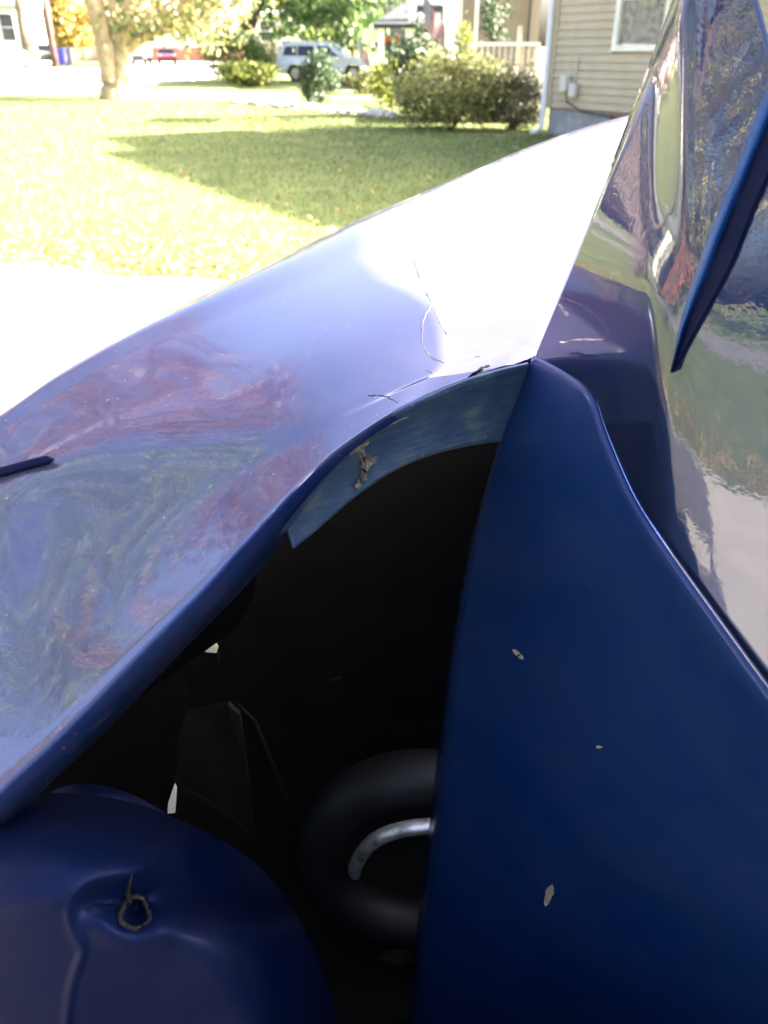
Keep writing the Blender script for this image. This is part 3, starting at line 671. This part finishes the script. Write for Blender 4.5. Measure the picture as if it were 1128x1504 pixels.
# flags
def flag(name, top, Wf, Hf, label, rz, pole):
    """striped flag hanging in loose folds from a slanted staff"""
    e_ = empty(name, top, rz, label, 'flag', 'flags hung by the porches'); nu, nv = 26, 27
    def pt(u, v):  # u along fly, v along hoist (0 top)
        fold = math.sin(u*9+v*2.0)*.10*Hf*u
        return (u*Wf*.42+v*.05, fold, -v*Hf*.80-u*Wf*.55*(1-.35*v))
    V = [pt(i/(nu-1), j/(nv-1)) for i in range(nu) for j in range(nv)]
    Fa = []; mi = []
    for i in range(nu-1):
        for j in range(nv-1):
            Fa.append((i*nv+j, i*nv+j+1, (i+1)*nv+j+1, (i+1)*nv+j)); st = j*13//(nv-1)
            mi.append(2 if (i < 10 and st < 7) else (0 if st % 2 == 0 else 1))
    o = mesh('cloth', V, Fa, [M['flagred'], M['flagwhite'], M['flagblue']], e_, True); o.data.polygons.foreach_set('material_index', mi)
    md = o.modifiers.new('thickness', 'SOLIDIFY'); md.thickness = .006
    bm = bmesh.new()
    for r_ in range(5):
        for c_ in range(6):
            u = (c_+.6)/6*.36; v = (r_+.6)/5*.5; x, y, z = pt(u, v)
            bmesh.ops.create_circle(bm, cap_ends=True, segments=5, radius=Hf*.022, matrix=Matrix.Translation((x, y-.02, z)) @ Matrix.Rotation(R(90), 4, 'X'))
    st_ = bmobj('star', bm, M['flagwhite'], o); st_['kind'] = 'stuff'
    tube('staff', [pole, (-.02, 0, .05)], .015, M['white'], e_, 6)
p = Q(621, -14, 19.5); flag('hanging_flag', p, 1.15, .85, 'striped flag with blue canton hanging above the round bush', R(-15), (.55, .25, -.35))
p = Q(526, 57, 37); flag('hanging_flag', p, 1.0, .8, 'small striped flag left of the far porch above the car bonnet', R(-10), (.1, .1, -1.9))
# a spray of leaves beside the window
wp = H.matrix_basis @ Vector(lp(2.95, -.3, 2.55)); hp = empty('hanging_plant', wp, 0, 'dark trailing plant hanging beside the white window', 'plant')
C = cloud(700, (0, 0, 0), (.28, .25, .75), 16, .25); fastmesh('foliage', leafquads(C, .035), 4, M['greenD'], hp)
tube('cord', [(0, 0, .2), (.05, .05, EAVE-2.5)], .008, M['trimblack'], hp, 5)

# ------------------------------------------------------------------ surroundings to the left and behind, mirrored by the paint
ring = [(-25, 7, 'red', 7, 'red leaved tree across the street on the left'), (-26, -4, 'bushmix', 7, 'brownish leaved tree across the street on the left'), (-24, 19, 'greenA', 6, 'green tree across the street on the left'), (-33, 32, 'red', 8, 'red brown tree far left beyond the road'),
        (-24, -14, 'greenD', 7, 'dark evergreen across the street behind the viewpoint'), (-8, -17, 'red', 6.5, 'red oak behind the viewpoint'), (6, -14, 'greenD', 6, 'dark evergreen behind the car'), (-17, -24, 'greenA', 7, 'green tree far behind the viewpoint'),
        (-33, 13, 'greenD', 8, 'tall dark tree before the left houses'), (-32, 1, 'orange', 8, 'tall orange tree before the brick house'), (-33, -9, 'red', 8, 'tall red tree before the brick house'), (-30, -22, 'bushmix', 8, 'brown tree far left behind the viewpoint')]
for x, y, lm, r_, lab in ring:
    tree('street_tree', (x, y, 0), r_*.8, .35, r_*1.2, (r_*.9, r_*.8, r_), M[lm], M['bark'], 2600, .22, lab, 'trees around the yard')
for x, y, lm, lab in ((-6.4, 7.0, 'red', 'red leaved oak at the left of the lawn near the driveway'), (-7.5, .5, 'greenA', 'green leaved tree on the lawn left of the driveway')):
    tree('yard_tree', (x, y, 0), 6.2, .26, 7.8, (3.6, 3.6, 2.9), M[lm], M['darkbark'], 7000, .09, lab, 'trees around the yard', 60, 8)
house('brick_house', (-46, 0, 0), R(-90), 14, 9, 3.4, 3.0, M['brick'], M['roof'], 'brick house across the street on the left', [(-4, 1.8, 1.3, 1.5), (0, 1.8, 1.3, 1.5), (4, 1.8, 1.3, 1.5)])
house('white_house', (-46, 22, 0), R(-90), 13, 9, 3.4, 3.0, M['cream'], M['paleroof'], 'pale house across the street on the left', [(-4, 1.8, 1.3, 1.5), (3, 1.8, 1.3, 1.5)])

# ------------------------------------------------------------------ the damaged car
CAR = empty('damaged_car', (.35, .9, 0), 0, 'dark blue damaged car close up with missing lamp and gaping opening', 'car')
def cadd(name, V, Fc, m, smooth=True, par=None):
    par = par or CAR; off = CAR.location
    return mesh(name, [Vector(v)-off for v in V], Fc, m, par, smooth)
def cgrid(name, V, nu, nv, m, flip=False, thick=0):
    off = CAR.location; return gridmesh(name, [Vector(v)-off for v in V], nu, nv, m, CAR, thick, flip)
# --- upper panel (bonnet): control net, columns left to right, rows from rolled edge to far ridge
fold = [(-260, 1440, .29), (-120, 1285, .33), (0, 1163, .36), (80, 1088, .378), (150, 1016, .394), (225, 938, .412), (300, 862, .43), (365, 790, .45), (430, 722, .475), (475, 680, .495), (520, 645, .52), (570, 612, .55), (620, 585, .58), (665, 565, .602), (710, 549, .62), (750, 536, .634), (785, 527, .65), (840, 520, .70), (920, 510, .77)]
ridge = [(-260, 775, .54), (-120, 683, .58), (0, 608, .62), (75, 556, .66), (150, 512, .70), (225, 472, .75), (300, 436, .80), (365, 404, .86), (430, 373, .92), (485, 346, .99), (540, 321, 1.06), (600, 295, 1.14), (660, 270, 1.22), (725, 242, 1.32), (790, 215, 1.42), (855, 192, 1.52), (925, 172, 1.62), (985, 158, 1.70), (1080, 140, 1.80)]
NC = len(fold)
crease = [(-260, 905), (-120, 815), (0, 742), (75, 697), (150, 663), (225, 645), (300, 632), (365, 619), (430, 607), (485, 590), (540, 572), (600, 548), (655, 528), (705, 512), (755, 496), (800, 484), (842, 474), (900, 462), (990, 450)]
def solve(px, py, Fp, Rp, bulge):
    th = ((752-py)*CP-F*SP)/(F*CP+(752-py)*SP); d = (Fp.y+Rp.y)/2
    for _ in range(30):
        t_ = (d-Fp.y)/(Rp.y-Fp.y); zl = Fp.z+(Rp.z-Fp.z)*t_+bulge*4*t_*(1-t_)
        d = d*.5+.5*(zl-EYE)/th
    return np.array(Q(px, py, d))
rows = [[] for _ in range(11)]
for c in range(NC):
    Fp, Rp = Q(*fold[c]), Q(*ridge[c]); f2 = np.array(fold[c][:2]); r2_ = np.array(ridge[c][:2]); k2 = np.array(crease[c])
    cs = max(0, min(1, (620-fold[c][0])/300))           # crease fades out to the right
    bl = .021
    wd_ = max(0, min(1, (fold[c][0]-380)/140)); rows[0].append(np.array(Fp)+np.array((.004, .050-.02*wd_, -.050+.036*wd_)))
    rows[1].append(np.array(Fp)+np.array((.003, .012-.002*wd_, -.022+.012*wd_)))
    rows[2].append(np.array(Fp)+np.array((0, .001, -.007)))
    rows[3].append(np.array(solve(*(f2*.97+k2*.03), Fp, Rp, bl)))
    rows[4].append(np.array(solve(*(f2*.86+k2*.14), Fp, Rp, bl)))
    rows[5].append(np.array(solve(*(f2*.45+k2*.55), Fp, Rp, bl-.007*cs)))
    rows[6].append(np.array(solve(*k2, Fp, Rp, bl+.0045*cs)))
    rows[7].append(np.array(solve(*(k2*.62+r2_*.38), Fp, Rp, bl-.004*cs)))
    rows[8].append(np.array(solve(*(k2*.22+r2_*.78), Fp, Rp, bl-.010)))
    Rv = np.array(Rp); rows[9].append(Rv+np.array((0, .012, -.0015)))
    rows[10].append(Rv+np.array((-.01, .10, -.035)))
rows.append([r_+np.array((-.03, .12, -.16)) for r_ in rows[10]])
def sheet(t0, t1, nu, nv):
    out = []
    for i in range(nu):
        t_ = t0+(t1-t0)*i/(nu-1); line = [cr([rows[r_][c] for r_ in range(len(rows))], t_) for c in range(NC)]
        for j in range(nv): out.append(cr(line, j/(nv-1)*(NC-1)))
    return out
nu, nv = 110, 150
Vh = sheet(2.72, len(rows)-1, nu, nv); cgrid('upper_panel', Vh, nu, nv, M['paint'])
Ve = sheet(0, 2.72, 26, nv); cgrid('rolled_edge', Ve, 26, nv, M['paint_edge'])
HP = np.array([(*proj(v), v[1]) for v in Vh[:nv*80]]); HV = np.array(Vh)
def on_hood(px, py, lift=.0006):
    dd = (HP[:, 0]-px)**2+(HP[:, 1]-py)**2; idx = np.argsort(dd)[:4]; w_ = 1/(dd[idx]+1e-3)
    d = (HP[idx, 2]*w_).sum()/w_.sum(); return Q(px, py, d-lift*1.6)
# --- worn inner flange below the rolled edge
ft = [(413, 742), (455, 698), (500, 660), (560, 618), (620, 588), (680, 562), (735, 545), (778, 535)]
fbm = [(432, 806), (470, 775), (520, 732), (575, 694), (630, 670), (680, 657), (725, 650), (760, 648)]
V = []; nu, nv = 60, 14
for i in range(nu):
    a_ = poly_at(ft, i/(nu-1)); b_ = poly_at(fbm, i/(nu-1)); d0 = .484+.143*(i/(nu-1))
    for j in range(nv):
        s = j/(nv-1); q = a_*(1-s)+b_*s; V.append(Q(q[0], q[1], d0+.003+.012*s+.006*math.sin(s*3.14)))
fm = paint('worn_flange', (.03, .10, .26), dust=1.2, rough=.55, metal=.2, coat_r=.3, coat_ior=1.2, film0=.04); p = P_(fm)
tcn = N(fm, 'ShaderNodeTexCoord'); mp = N(fm, 'ShaderNodeMapping'); mp.inputs['Scale'].default_value = (14, 14, 110); L(fm, tcn.outputs['Object'], mp.inputs[0])
nn = N(fm, 'ShaderNodeTexNoise'); nn.inputs['Scale'].default_value = 2.2; nn.inputs['Detail'].default_value = 9; nn.inputs['Roughness'].default_value = .65; L(fm, mp.outputs[0], nn.inputs['Vector'])
rr = N(fm, 'ShaderNodeValToRGB'); el = rr.color_ramp.elements; el[0].position = .40; el[0].color = (.006, .032, .10, 1); el[1].position = .68; el[1].color = (.15, .165, .17, 1)
q_ = el.new(.55); q_.color = (.028, .075, .135, 1); n5 = N(fm, 'ShaderNodeTexNoise'); n5.inputs['Scale'].default_value = 26; n5.inputs['Detail'].default_value = 6; L(fm, tcn.outputs['Object'], n5.inputs['Vector']); ma = N(fm, 'ShaderNodeMath', operation='MULTIPLY_ADD'); ma.inputs[1].default_value = .55; L(fm, n5.outputs['Fac'], ma.inputs[0]); mb = N(fm, 'ShaderNodeMath', operation='MULTIPLY'); mb.inputs[1].default_value = .5; L(fm, nn.outputs['Fac'], mb.inputs[0]); L(fm, mb.outputs[0], ma.inputs[2]); L(fm, ma.outputs[0], rr.inputs['Fac']); L(fm, rr.outputs['Color'], p.inputs['Base Color'])
cgrid('worn_flange', V, nu, nv, fm, thick=.003)
# chipped filler lumps on the flange
FV = np.array([(*proj(v), v[1]) for v in V])
def on_flange(px, py, lift=.002):
    i = np.argmin((FV[:, 0]-px)**2+(FV[:, 1]-py)**2); return Q(px, py, FV[i, 2]-lift)
def lump(name, px, py, rpx, m, surf, n=10, squash=(1, 1, .5)):
    c = surf(px, py, .003); r_ = rpx/F*.85; bm = bmesh.new(); bmesh.ops.create_icosphere(bm, subdivisions=3, radius=r_)
    for v in bm.verts:
        k_ = 1+.35*math.sin(v.co.x*900+px)*math.sin(v.co.z*700+py)+random.uniform(-.12, .12); v.co *= k_; v.co.x *= squash[0]; v.co.z *= squash[1]; v.co.y *= squash[2]
    return bmobj(name, bm, m, CAR, False, c-CAR.location)
for px, py, r_, sq in ((522, 656, 8, (1.5, 1, .5)), (532, 664, 6, (.7, 1, 1.0)), (538, 680, 8, (.8, 1, 1.1)), (548, 675, 5, (1, 1, .6)), (535, 699, 6, (.7, 1, .9)), (526, 712, 5, (.6, 1, .9))):
    lump('filler_chip', px, py, r_, M['primer'], on_flange, squash=sq)
for pts in ([(520, 642), (528, 660), (533, 690), (526, 718)], [(500, 665), (540, 645), (570, 625), (600, 612)]):
    tube('flange_crack', [on_flange(*q, .0006)-CAR.location for q in pts], .0009, M['primer'], CAR, 5)
# dark seam and pale cracks across the panel
def strip(name, pts, r_, m, n=30):
    P = [poly_at(pts, i/(n-1)) for i in range(n)]
    P = [q+rng.normal(0, .8, 2) for q in P]
    tube(name, [on_hood(q[0], q[1], .0)-CAR.location for q in P], [.7*r_*(.3+1.1*abs(math.sin(i*.9+i*i*.13))) for i in range(n)], m, CAR, 5)
strip('seam_gap', [(600, 597), (640, 576), (680, 560), (706, 543), (719, 537)], .0016, M['gap'])
strip('paint_crack', [(606, 372), (618, 410), (633, 440), (645, 470), (658, 492)], .0007, M['crack'])
strip('paint_crack', [(634, 446), (622, 470), (621, 505), (634, 526), (660, 530), (690, 522), (712, 522)], .0007, M['crack'])
strip('paint_crack', [(645, 418), (646, 432), (634, 446)], .0004, M['crack'])
strip('paint_crack', [(625, 543), (640, 550), (655, 553)], .0005, M['crack'])
strip('paint_crack', [(545, 345), (560, 338), (582, 337)], .0006, M['crack'])
strip('paint_crack', [(540, 580), (565, 582), (585, 592)], .0005, M['gap'])
# antenna stub at left
q0, q1 = on_hood(-90, 706), on_hood(74, 676)
tube('antenna_stub', [on_hood(x, y, .004)-CAR.location for x, y in ((-90, 712), (-40, 702), (10, 691), (45, 681), (70, 675), (78, 675))], [.0038, .0038, .0038, .0036, .0034, .0012], M['paint_bumper'], CAR, 10)

# --- side panel: face A (towards the opening) and face B (mirror side)
Lc = [(785, 525), (760, 590), (735, 650), (708, 740), (686, 830), (662, 970), (646, 1100), (632, 1220), (616, 1350), (600, 1504), (585, 1650)]
Kc = [(785, 525), (838, 553), (872, 582), (893, 640), (935, 735), (988, 815), (1060, 915), (1128, 1008), (1250, 1170), (1400, 1350), (1500, 1500)]
Ec = [(785, 525), (809, 465), (833, 405), (857, 345), (881, 285), (905, 222), (929, 158), (953, 94), (980, 20), (1010, -60), (1060, -200)]
def dA(px, py):
    fy = F*CP+(752-py)*SP; rx = (px-564)/fy; k_ = min(1, max(0, (py-525)/1000)); return (.647-.076*k_)/(.97+.25*rx)
# the mirror side is shaped by the slope it has: each spot is tilted towards the stretch of yard it faces
PX = np.arange(740, 1561, 20.0); PY = np.arange(-260, 1561, 20.0); nx, ny = len(PX), len(PY)
def ray(px, py):
    fy = F*CP+(752-py)*SP; return np.stack([(px-564)/fy, np.ones_like(fy), ((752-py)*CP-F*SP)/fy], -1)
def mirror_normal(px, py):
    el = np.interp(py, [-260, 0, 150, 330, 420, 560, 720, 900, 1100, 1500], [34, 22, 13, 4, -2, -9, -17, -26, -33, -42])
    az = np.interp(px, [740, 860, 920, 950, 1015, 1060, 1128, 1300, 1560], [66, 60, 55, 47, -10, -22, -28, -36, -42])
    el = el+15/(1+np.exp((px-955)/14))*np.interp(py, [300, 450], [1, 0]); el, az = np.radians(el), np.radians(az)
    Rr = np.stack([-np.cos(el)*np.cos(az), np.cos(el)*np.sin(az), np.sin(el)], -1); r_ = ray(px, py); D = r_/np.linalg.norm(r_, axis=-1, keepdims=True)
    n_ = Rr-D; return n_/np.linalg.norm(n_, axis=-1, keepdims=True)
A_ = np.zeros((nx*ny, nx*ny)); b_v = np.zeros(nx*ny)
def eq(ids, cs, rhs, w=1.0):
    for a, ca in zip(ids, cs):
        b_v[a] += w*ca*rhs
        for b2, cb in zip(ids, cs): A_[a, b2] += w*ca*cb
for i in range(nx):
    for j in range(ny):
        for di, dj in ((1, 0), (0, 1)):
            if i+di >= nx or j+dj >= ny: continue
            p0x, p0y = PX[i], PY[j]; p1x, p1y = PX[i+di], PY[j+dj]; mx_, my_ = np.array((p0x+p1x)/2), np.array((p0y+p1y)/2)
            n_ = mirror_normal(mx_, my_); r0_, r1_ = ray(np.array(p0x), np.array(p0y)), ray(np.array(p1x), np.array(p1y)); rm = ray(mx_, my_)
            g_ = -np.dot(n_, r1_-r0_)/np.dot(n_, rm)
            eq((i*ny+j, (i+di)*ny+j+dj), (-1, 1), g_, (8.0 if dj else 2.0) if mx_ > 1005 else (.15 if mx_ > 955 else 1.0))
ib, jb = int((785-740)/20), int((525+260)/20); eq((ib*ny+jb,), (1,), math.log(.635), 50)
LD = np.linalg.solve(A_+1e-9*np.eye(nx*ny), b_v).reshape(nx, ny)
def cubic(u): 
    return np.array([-.5*u+u*u-.5*u**3, 1-2.5*u*u+1.5*u**3, .5*u+2*u*u-1.5*u**3, -.5*u*u+.5*u**3])
def dM(px, py):
    a = min(max((px-740)/20, 1), nx-3.001); b2 = min(max((py+260)/20, 1), ny-3.001); i, j = int(a), int(b2)
    return math.exp(cubic(a-i) @ LD[i-1:i+3, j-1:j+3] @ cubic(b2-j))
nu, nv = 120, 120; VB = []
for i in range(nu):
    t_ = i/(nu-1); e0 = poly_at(Ec, t_); k0 = poly_at(Kc, t_)
    for j in range(nv):
        s = j/(nv-1); q = e0*(1-s)+k0*s; d = dM(*q)
        if s < .03: d += .012*(1-s/.03)**2
        if s > .965: d += .004*((s-.965)/.035)**2
        VB.append(Q(q[0], q[1], d))
cgrid('mirror_panel', VB, nu, nv, M['paint_side'], thick=.002)
nu, nv = 90, 50; V = []
for i in range(nu):
    t_ = i/(nu-1); a_ = poly_at(Lc, t_); b_ = poly_at(Kc, t_)
    for j in range(nv):
        s = j/(nv-1); q = a_*(1-s)+b_*s
        d = dA(*a_)*(1-s)+(dM(*b_)+.0012*min(1, t_*8))*s-.010*math.sin(s*math.pi)*math.sin(t_*math.pi)
        if s < .04: d += .02*(1-s/.04)**2
        if s > .95: d += .003*((s-.95)/.05)**2
        V.append(Q(q[0], q[1], d))
cgrid('side_panel', V, nu, nv, M['paint_front'], thick=.002)
AP = np.array([(*proj(v), v[1]) for v in V])
BP = np.array([(*proj(v), v[1]) for v in VB])
def dB(px, py):
    dd = (BP[:, 0]-px)**2+(BP[:, 1]-py)**2; idx = np.argsort(dd)[:4]; w_ = 1/(dd[idx]+1e-2); return (BP[idx, 2]*w_).sum()/w_.sum()
# recess on the mirror side, lit wall and dark floor given by colour
sl_ = [(984, 546), (1000, 470), (1016, 415), (1046, 333), (1080, 250), (1112, 166), (1150, 70), (1190, -30)]
sr_ = [(986, 548), (1020, 490), (1066, 409), (1090, 355), (1112, 300), (1150, 215), (1200, 100), (1250, -20)]
def blade(name, s0, s1, prof_, m):
    nu, nv = 50, 10; V = []
    for i in range(nu):
        a_ = poly_at(sl_, i/(nu-1)); b_ = poly_at(sr_, i/(nu-1))
        for j in range(nv):
            s = s0+(s1-s0)*j/(nv-1); q = a_*(1-s)+b_*s; V.append(Q(q[0], q[1], dB(*q)+prof_((s-s0)/(s1-s0))))
    cgrid(name, V, nu, nv, m)
blade('recess_edge', 0, .36, lambda u: -.003-.004*math.sin(u*math.pi*.9)+.002*u, M['lit_wall_blue'])
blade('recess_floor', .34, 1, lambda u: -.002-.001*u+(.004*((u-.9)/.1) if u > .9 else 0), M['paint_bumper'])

# --- dark cavity: liner behind and floor below
V = []; nu = 16; Fc = []
for i in range(nu):
    u = i/(nu-1); x = -.56+1.06*u; yt, zt = .70+.40*u, .85+.17*u
    sec = [(yt-.02, zt+.10), (yt, zt-.05), (yt+.02, zt-.25), (yt+.01, .40), (yt-.06, .22), (yt-.2, .15), (.40, .14), (.25, .16), (.21, .24), (.20, .60)]
    nv = len(sec); V += [(x, y, z) for y, z in sec]
for i in range(nu-1):
    for j in range(nv-1): Fc.append((i*nv+j, i*nv+j+1, (i+1)*nv+j+1, (i+1)*nv+j))
Fc.append(tuple(range(nv))); Fc.append(tuple((nu-1)*nv+j for j in range(nv))[::-1])
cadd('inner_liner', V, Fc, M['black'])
# bracket, brown plate, cable, tab, clip
def plate(name, pts, d, th, m):
    V = [Q(x, y, dd) for (x, y), dd in zip(pts, d if hasattr(d, '__len__') else [d]*len(pts))]; n = len(V); V += [v+Vector((0, th, 0)) for v in V]
    return cadd(name, V, [tuple(range(n)), tuple(range(n, 2*n))[::-1]]+[(i, (i+1) % n, n+(i+1) % n, n+i) for i in range(n)], m, False)
plate('bracket', [(233, 985), (262, 965), (275, 1040), (262, 1080), (248, 1230), (236, 1230)], .52, .01, M['darkrubber'])
plate('splash_plate', [(264, 1052), (335, 1036), (352, 1050), (366, 1150), (374, 1240), (374, 1300), (258, 1300), (258, 1150)], [.58, .58, .58, .56, .54, .53, .53, .56], .006, M['brownplate'])
plate('mounting_tab', [(484, 1002), (502, 997), (500, 1020), (488, 1024)], .72, .006, M['darkrubber'])
plate('liner_clip', [(283, 966), (318, 958), (322, 975), (285, 978)], .55, .006, M['brownplate'])
plate('daylight_spot', [(297, 955), (308, 949), (315, 946), (320, 953), (318, 959), (304, 958)], .545, .004, mat('daylight_yellow', (.8, .75, .5), .5))  # pale yellow piece standing in for a spot of daylight
tube('cable', [Q(*q)-CAR.location for q in ((345, 1035, .6), (372, 1060, .595), (395, 1115, .58), (415, 1165, .57), (432, 1215, .56))], .004, M['darkrubber'], CAR, 6)
tube('wire', [Q(*q)-CAR.location for q in ((262, 1155, .52), (300, 1175, .52), (340, 1200, .515), (366, 1226, .51), (372, 1240, .51))], .0025, M['gap'], CAR, 6)
strut = plate('fold_under_rail', [(100, 1090), (250, 935), (330, 850), (372, 830), (372, 880), (345, 925), (265, 968), (240, 1000)], [.44, .47, .49, .5, .52, .52, .5, .48], .02, M['black'])
plate('daylight_sliver', [(256, 1153), (259, 1160), (257, 1194), (246, 1195), (247, 1180)], .50, .003, mat('daylight_white', (.85, .84, .8), .5))  # pale sliver standing in for daylight through a gap
# rubber ring and bent metal tube inside it
def pxring(cx, cy, ax, ay, d, n, a0_, a1_, tilt=.0):
    out = []
    for i in range(n):
        a_ = a0_+(a1_-a0_)*i/(n-1); out.append(Q(cx+ax*math.cos(a_), cy-ay*math.sin(a_), d+tilt*math.sin(a_)))
    return out
ringp = pxring(622, 1250, 156, 106, .70, 40, R(70), R(292), .02)
cadd('rubber_ring', *tube_vf(ringp, [.036+.003*math.cos(i*.16) for i in range(40)], 18), M['rubber'])
tp_ = [Q(*q) for q in ((514, 1350, .74), (516, 1300, .72), (527, 1262, .675), (551, 1234, .658), (588, 1219, .655), (632, 1213, .655), (680, 1210, .655))]
A = [np.array(p_) for p_ in tp_]; cadd('metal_tube', *tube_vf([Vector(cr(A, i/29*6)) for i in range(30)], .0095, 14), M['steel'])
bm = bmesh.new(); c = Q(585, 1408, .6)-CAR.location
bmesh.ops.create_icosphere(bm, subdivisions=3, radius=.018, matrix=Matrix.Translation(c) @ Matrix.Diagonal((1.5, .6, .5, 1)))
for v in bm.verts: v.co += Vector((random.uniform(-1, 1), 0, random.uniform(-1, 1)))*.0015
bmobj('corroded_bolt', bm, M['brownplate'], CAR)
# --- lower rounded bumper end with a dent and rusted hole
outl = [(-260, 1275), (-150, 1225), (-40, 1185), (60, 1166), (130, 1168), (190, 1178), (250, 1198), (330, 1236), (395, 1287), (445, 1362), (478, 1440), (496, 1510), (508, 1640), (510, 1800)]
cx, cy = 60, 1800
dent = [(335, 1222), (270, 1238), (205, 1276), (140, 1292), (108, 1318), (101, 1345), (110, 1375), (121, 1398), (112, 1425), (103, 1460), (97, 1510), (92, 1600)]
DP = np.array([poly_at(dent, i/159) for i in range(160)])
nu, nv = 170, 120; V = []
for i in range(nu):
    o_ = poly_at(outl, i/(nu-1))
    for j in range(nv):
        s = j/(nv-1); q = np.array((cx, cy))*(1-s)+o_*s
        rim = .12*max(0, (s-.72)/.28)**2.2
        base = .275+.00005*(1500-q[1])+.02*s*s
        d = base+rim*.9
        dv = DP-q; dist = np.sqrt((dv**2).sum(1)); kmin = dist.argmin(); dm = dist[kmin]
        tg = DP[min(kmin+1, 159)]-DP[max(kmin-1, 0)]; sd = (q[0]-DP[kmin][0])*tg[1]-(q[1]-DP[kmin][1])*tg[0]
        ins = dm if sd < 0 else -dm            # inside the dent is right and below the line
        fade = math.exp(-((q[0]-190)**2/(2*260**2)+(q[1]-1400)**2/(2*220**2)))
        so = 6*math.log1p(math.exp(max(-40, min(40, -ins/6))))
        lowf = 1/(1+math.exp((q[1]-1330)/14)); d += .00075*130*math.tanh(so/130)*(.35+.65*fade)*(.06+.94*lowf)-(.0004+.0016*(1-lowf))*math.exp(-(dm/7)**2)*fade
        hd = math.hypot(q[0]-198, q[1]-1338); d += .012*math.exp(-(hd/20)**2)-.004*math.exp(-((hd-44)/26)**2)*(q[1] > 1330)
        V.append(Q(q[0], q[1], d))
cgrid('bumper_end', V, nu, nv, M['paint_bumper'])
UP = np.array([(*proj(v), v[1]) for v in V])
def on_bump(px, py, lift=.001):
    i = np.argmin((UP[:, 0]-px)**2+(UP[:, 1]-py)**2); return Q(px, py, UP[i, 2]-lift)
hole = empty('rusted_hole', (0, 0, 0)); hole.parent = CAR
pts = [on_bump(198+21*math.cos(a_)*(1+.15*math.sin(3*a_)), 1341+24*math.sin(a_), .0008)-CAR.location for a_ in np.linspace(0, 6.28, 26)]
V, Fc = tube_vf(pts, [.0010+.0010*abs(math.sin(i*1.7)) for i in range(26)], 6); mesh('rust_rim', V, Fc, M['rust'], hole, True)
pts = [on_bump(x, y, .0006)-CAR.location for x, y in ((194, 1283), (190, 1298), (187, 1312), (190, 1325))]
V, Fc = tube_vf(pts, [.0004, .0012, .0018, .002], 6); mesh('rust_tear', V, Fc, M['rust'], hole, True)
# second lip behind the bumper end
V = []; nu, nv = 40, 8
lip = [(60, 1175), (85, 1158), (125, 1151), (165, 1157), (205, 1172), (250, 1198), (290, 1225)]
for i in range(nu):
    q = poly_at(lip, i/(nu-1))
    for j in range(nv):
        s = j/(nv-1); V.append(Q(q[0], q[1]+40*s, .462-.012*s-.004*math.sin(s*3.14)))
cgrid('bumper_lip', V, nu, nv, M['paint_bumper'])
# unseen body added beyond the frame: flank and roof shaped to cast shade
for nm_, a in (('shade_flank', (.56, 2.3, -.35, .50, .10, 1.17)), ('shade_rear_flank', (.56, 2.3, -3.6, -1.5, .10, 1.17)), ('shade_sill', (.56, 2.3, -1.498, -.352, .10, .82)), ('added_pillar', (.565, .615, -.30, -.20, 1.172, 1.295))):  # added boxes, sized to keep sun off the ground mirrored in the bumper
    bm = bmesh.new(); box(bm, *a, .015)
    for v in bm.verts: v.co -= CAR.location
    bmobj(nm_, bm, M['paint_side'], CAR)
low = [(-.35, 1.297), (.674, 1.297), (.762, 1.319), (.844, 1.344), (.927, 1.357), (1.06, 1.366)]  # lower edge of an added caster, drawn to set the bonnet's shade line
ol = low+[(1.02, 1.75), (-.30, 1.75)]; n = len(ol)
V = [(.56, y, z) for y, z in ol]+[(.62, y, z+(.035 if i < 6 else 0)) for i, (y, z) in enumerate(ol)]
cadd('shade_plate', V, [tuple(range(n)), tuple(range(n, 2*n))[::-1]]+[(i, n+i, n+(i+1) % n, (i+1) % n) for i in range(n)], M['paint_side'], False)
# bits of leaf stuck to the side panel
def on_side(px, py, lift):
    dd = (AP[:, 0]-px)**2+(AP[:, 1]-py)**2; idx = np.argsort(dd)[:4]; w_ = 1/(dd[idx]+1e-2); return Q(px, py, (AP[idx, 2]*w_).sum()/w_.sum()-lift)
def bit(px, py, ln, w_, an, lab):
    c = on_side(px, py, 0); V = []; n = 9
    for lift in (.0014, .0028):
        for k_ in range(n):
            t_ = k_/(n-1)*2-1; ww = w_*(1-t_*t_)**.7*random.uniform(.7, 1.25)+.2
            for s in (-1, 1): V.append(on_side(px+t_*ln*math.cos(an)-s*ww*math.sin(an), py-t_*ln*math.sin(an)-s*ww*math.cos(an), lift+.0008*random.random())-c)
    h_ = 2*n; Fc = []
    for k_ in range(n-1):
        a_ = 2*k_; Fc += [(a_, a_+1, a_+3, a_+2), (h_+a_, h_+a_+2, h_+a_+3, h_+a_+1), (a_, a_+2, h_+a_+2, h_+a_), (a_+1, h_+a_+1, h_+a_+3, a_+3)]
    Fc += [(0, h_, h_+1, 1), (2*n-2, 2*n-1, h_+2*n-1, h_+2*n-2)]
    tag(mesh('leaf_fragment', V, Fc, M['lint'], None, False, c), lab, 'leaf fragment', 'dry fragments stuck to the blue panel')
bit(761, 961, 11, 3.5, R(-42), 'thin pale dry fragment on the blue panel, the upper one')
bit(806, 1315, 17, 6, R(72), 'wider pale dry fragment low on the blue panel')
bit(880, 1097, 5, 2, R(0), 'tiny pale fragment between the two larger fragments')
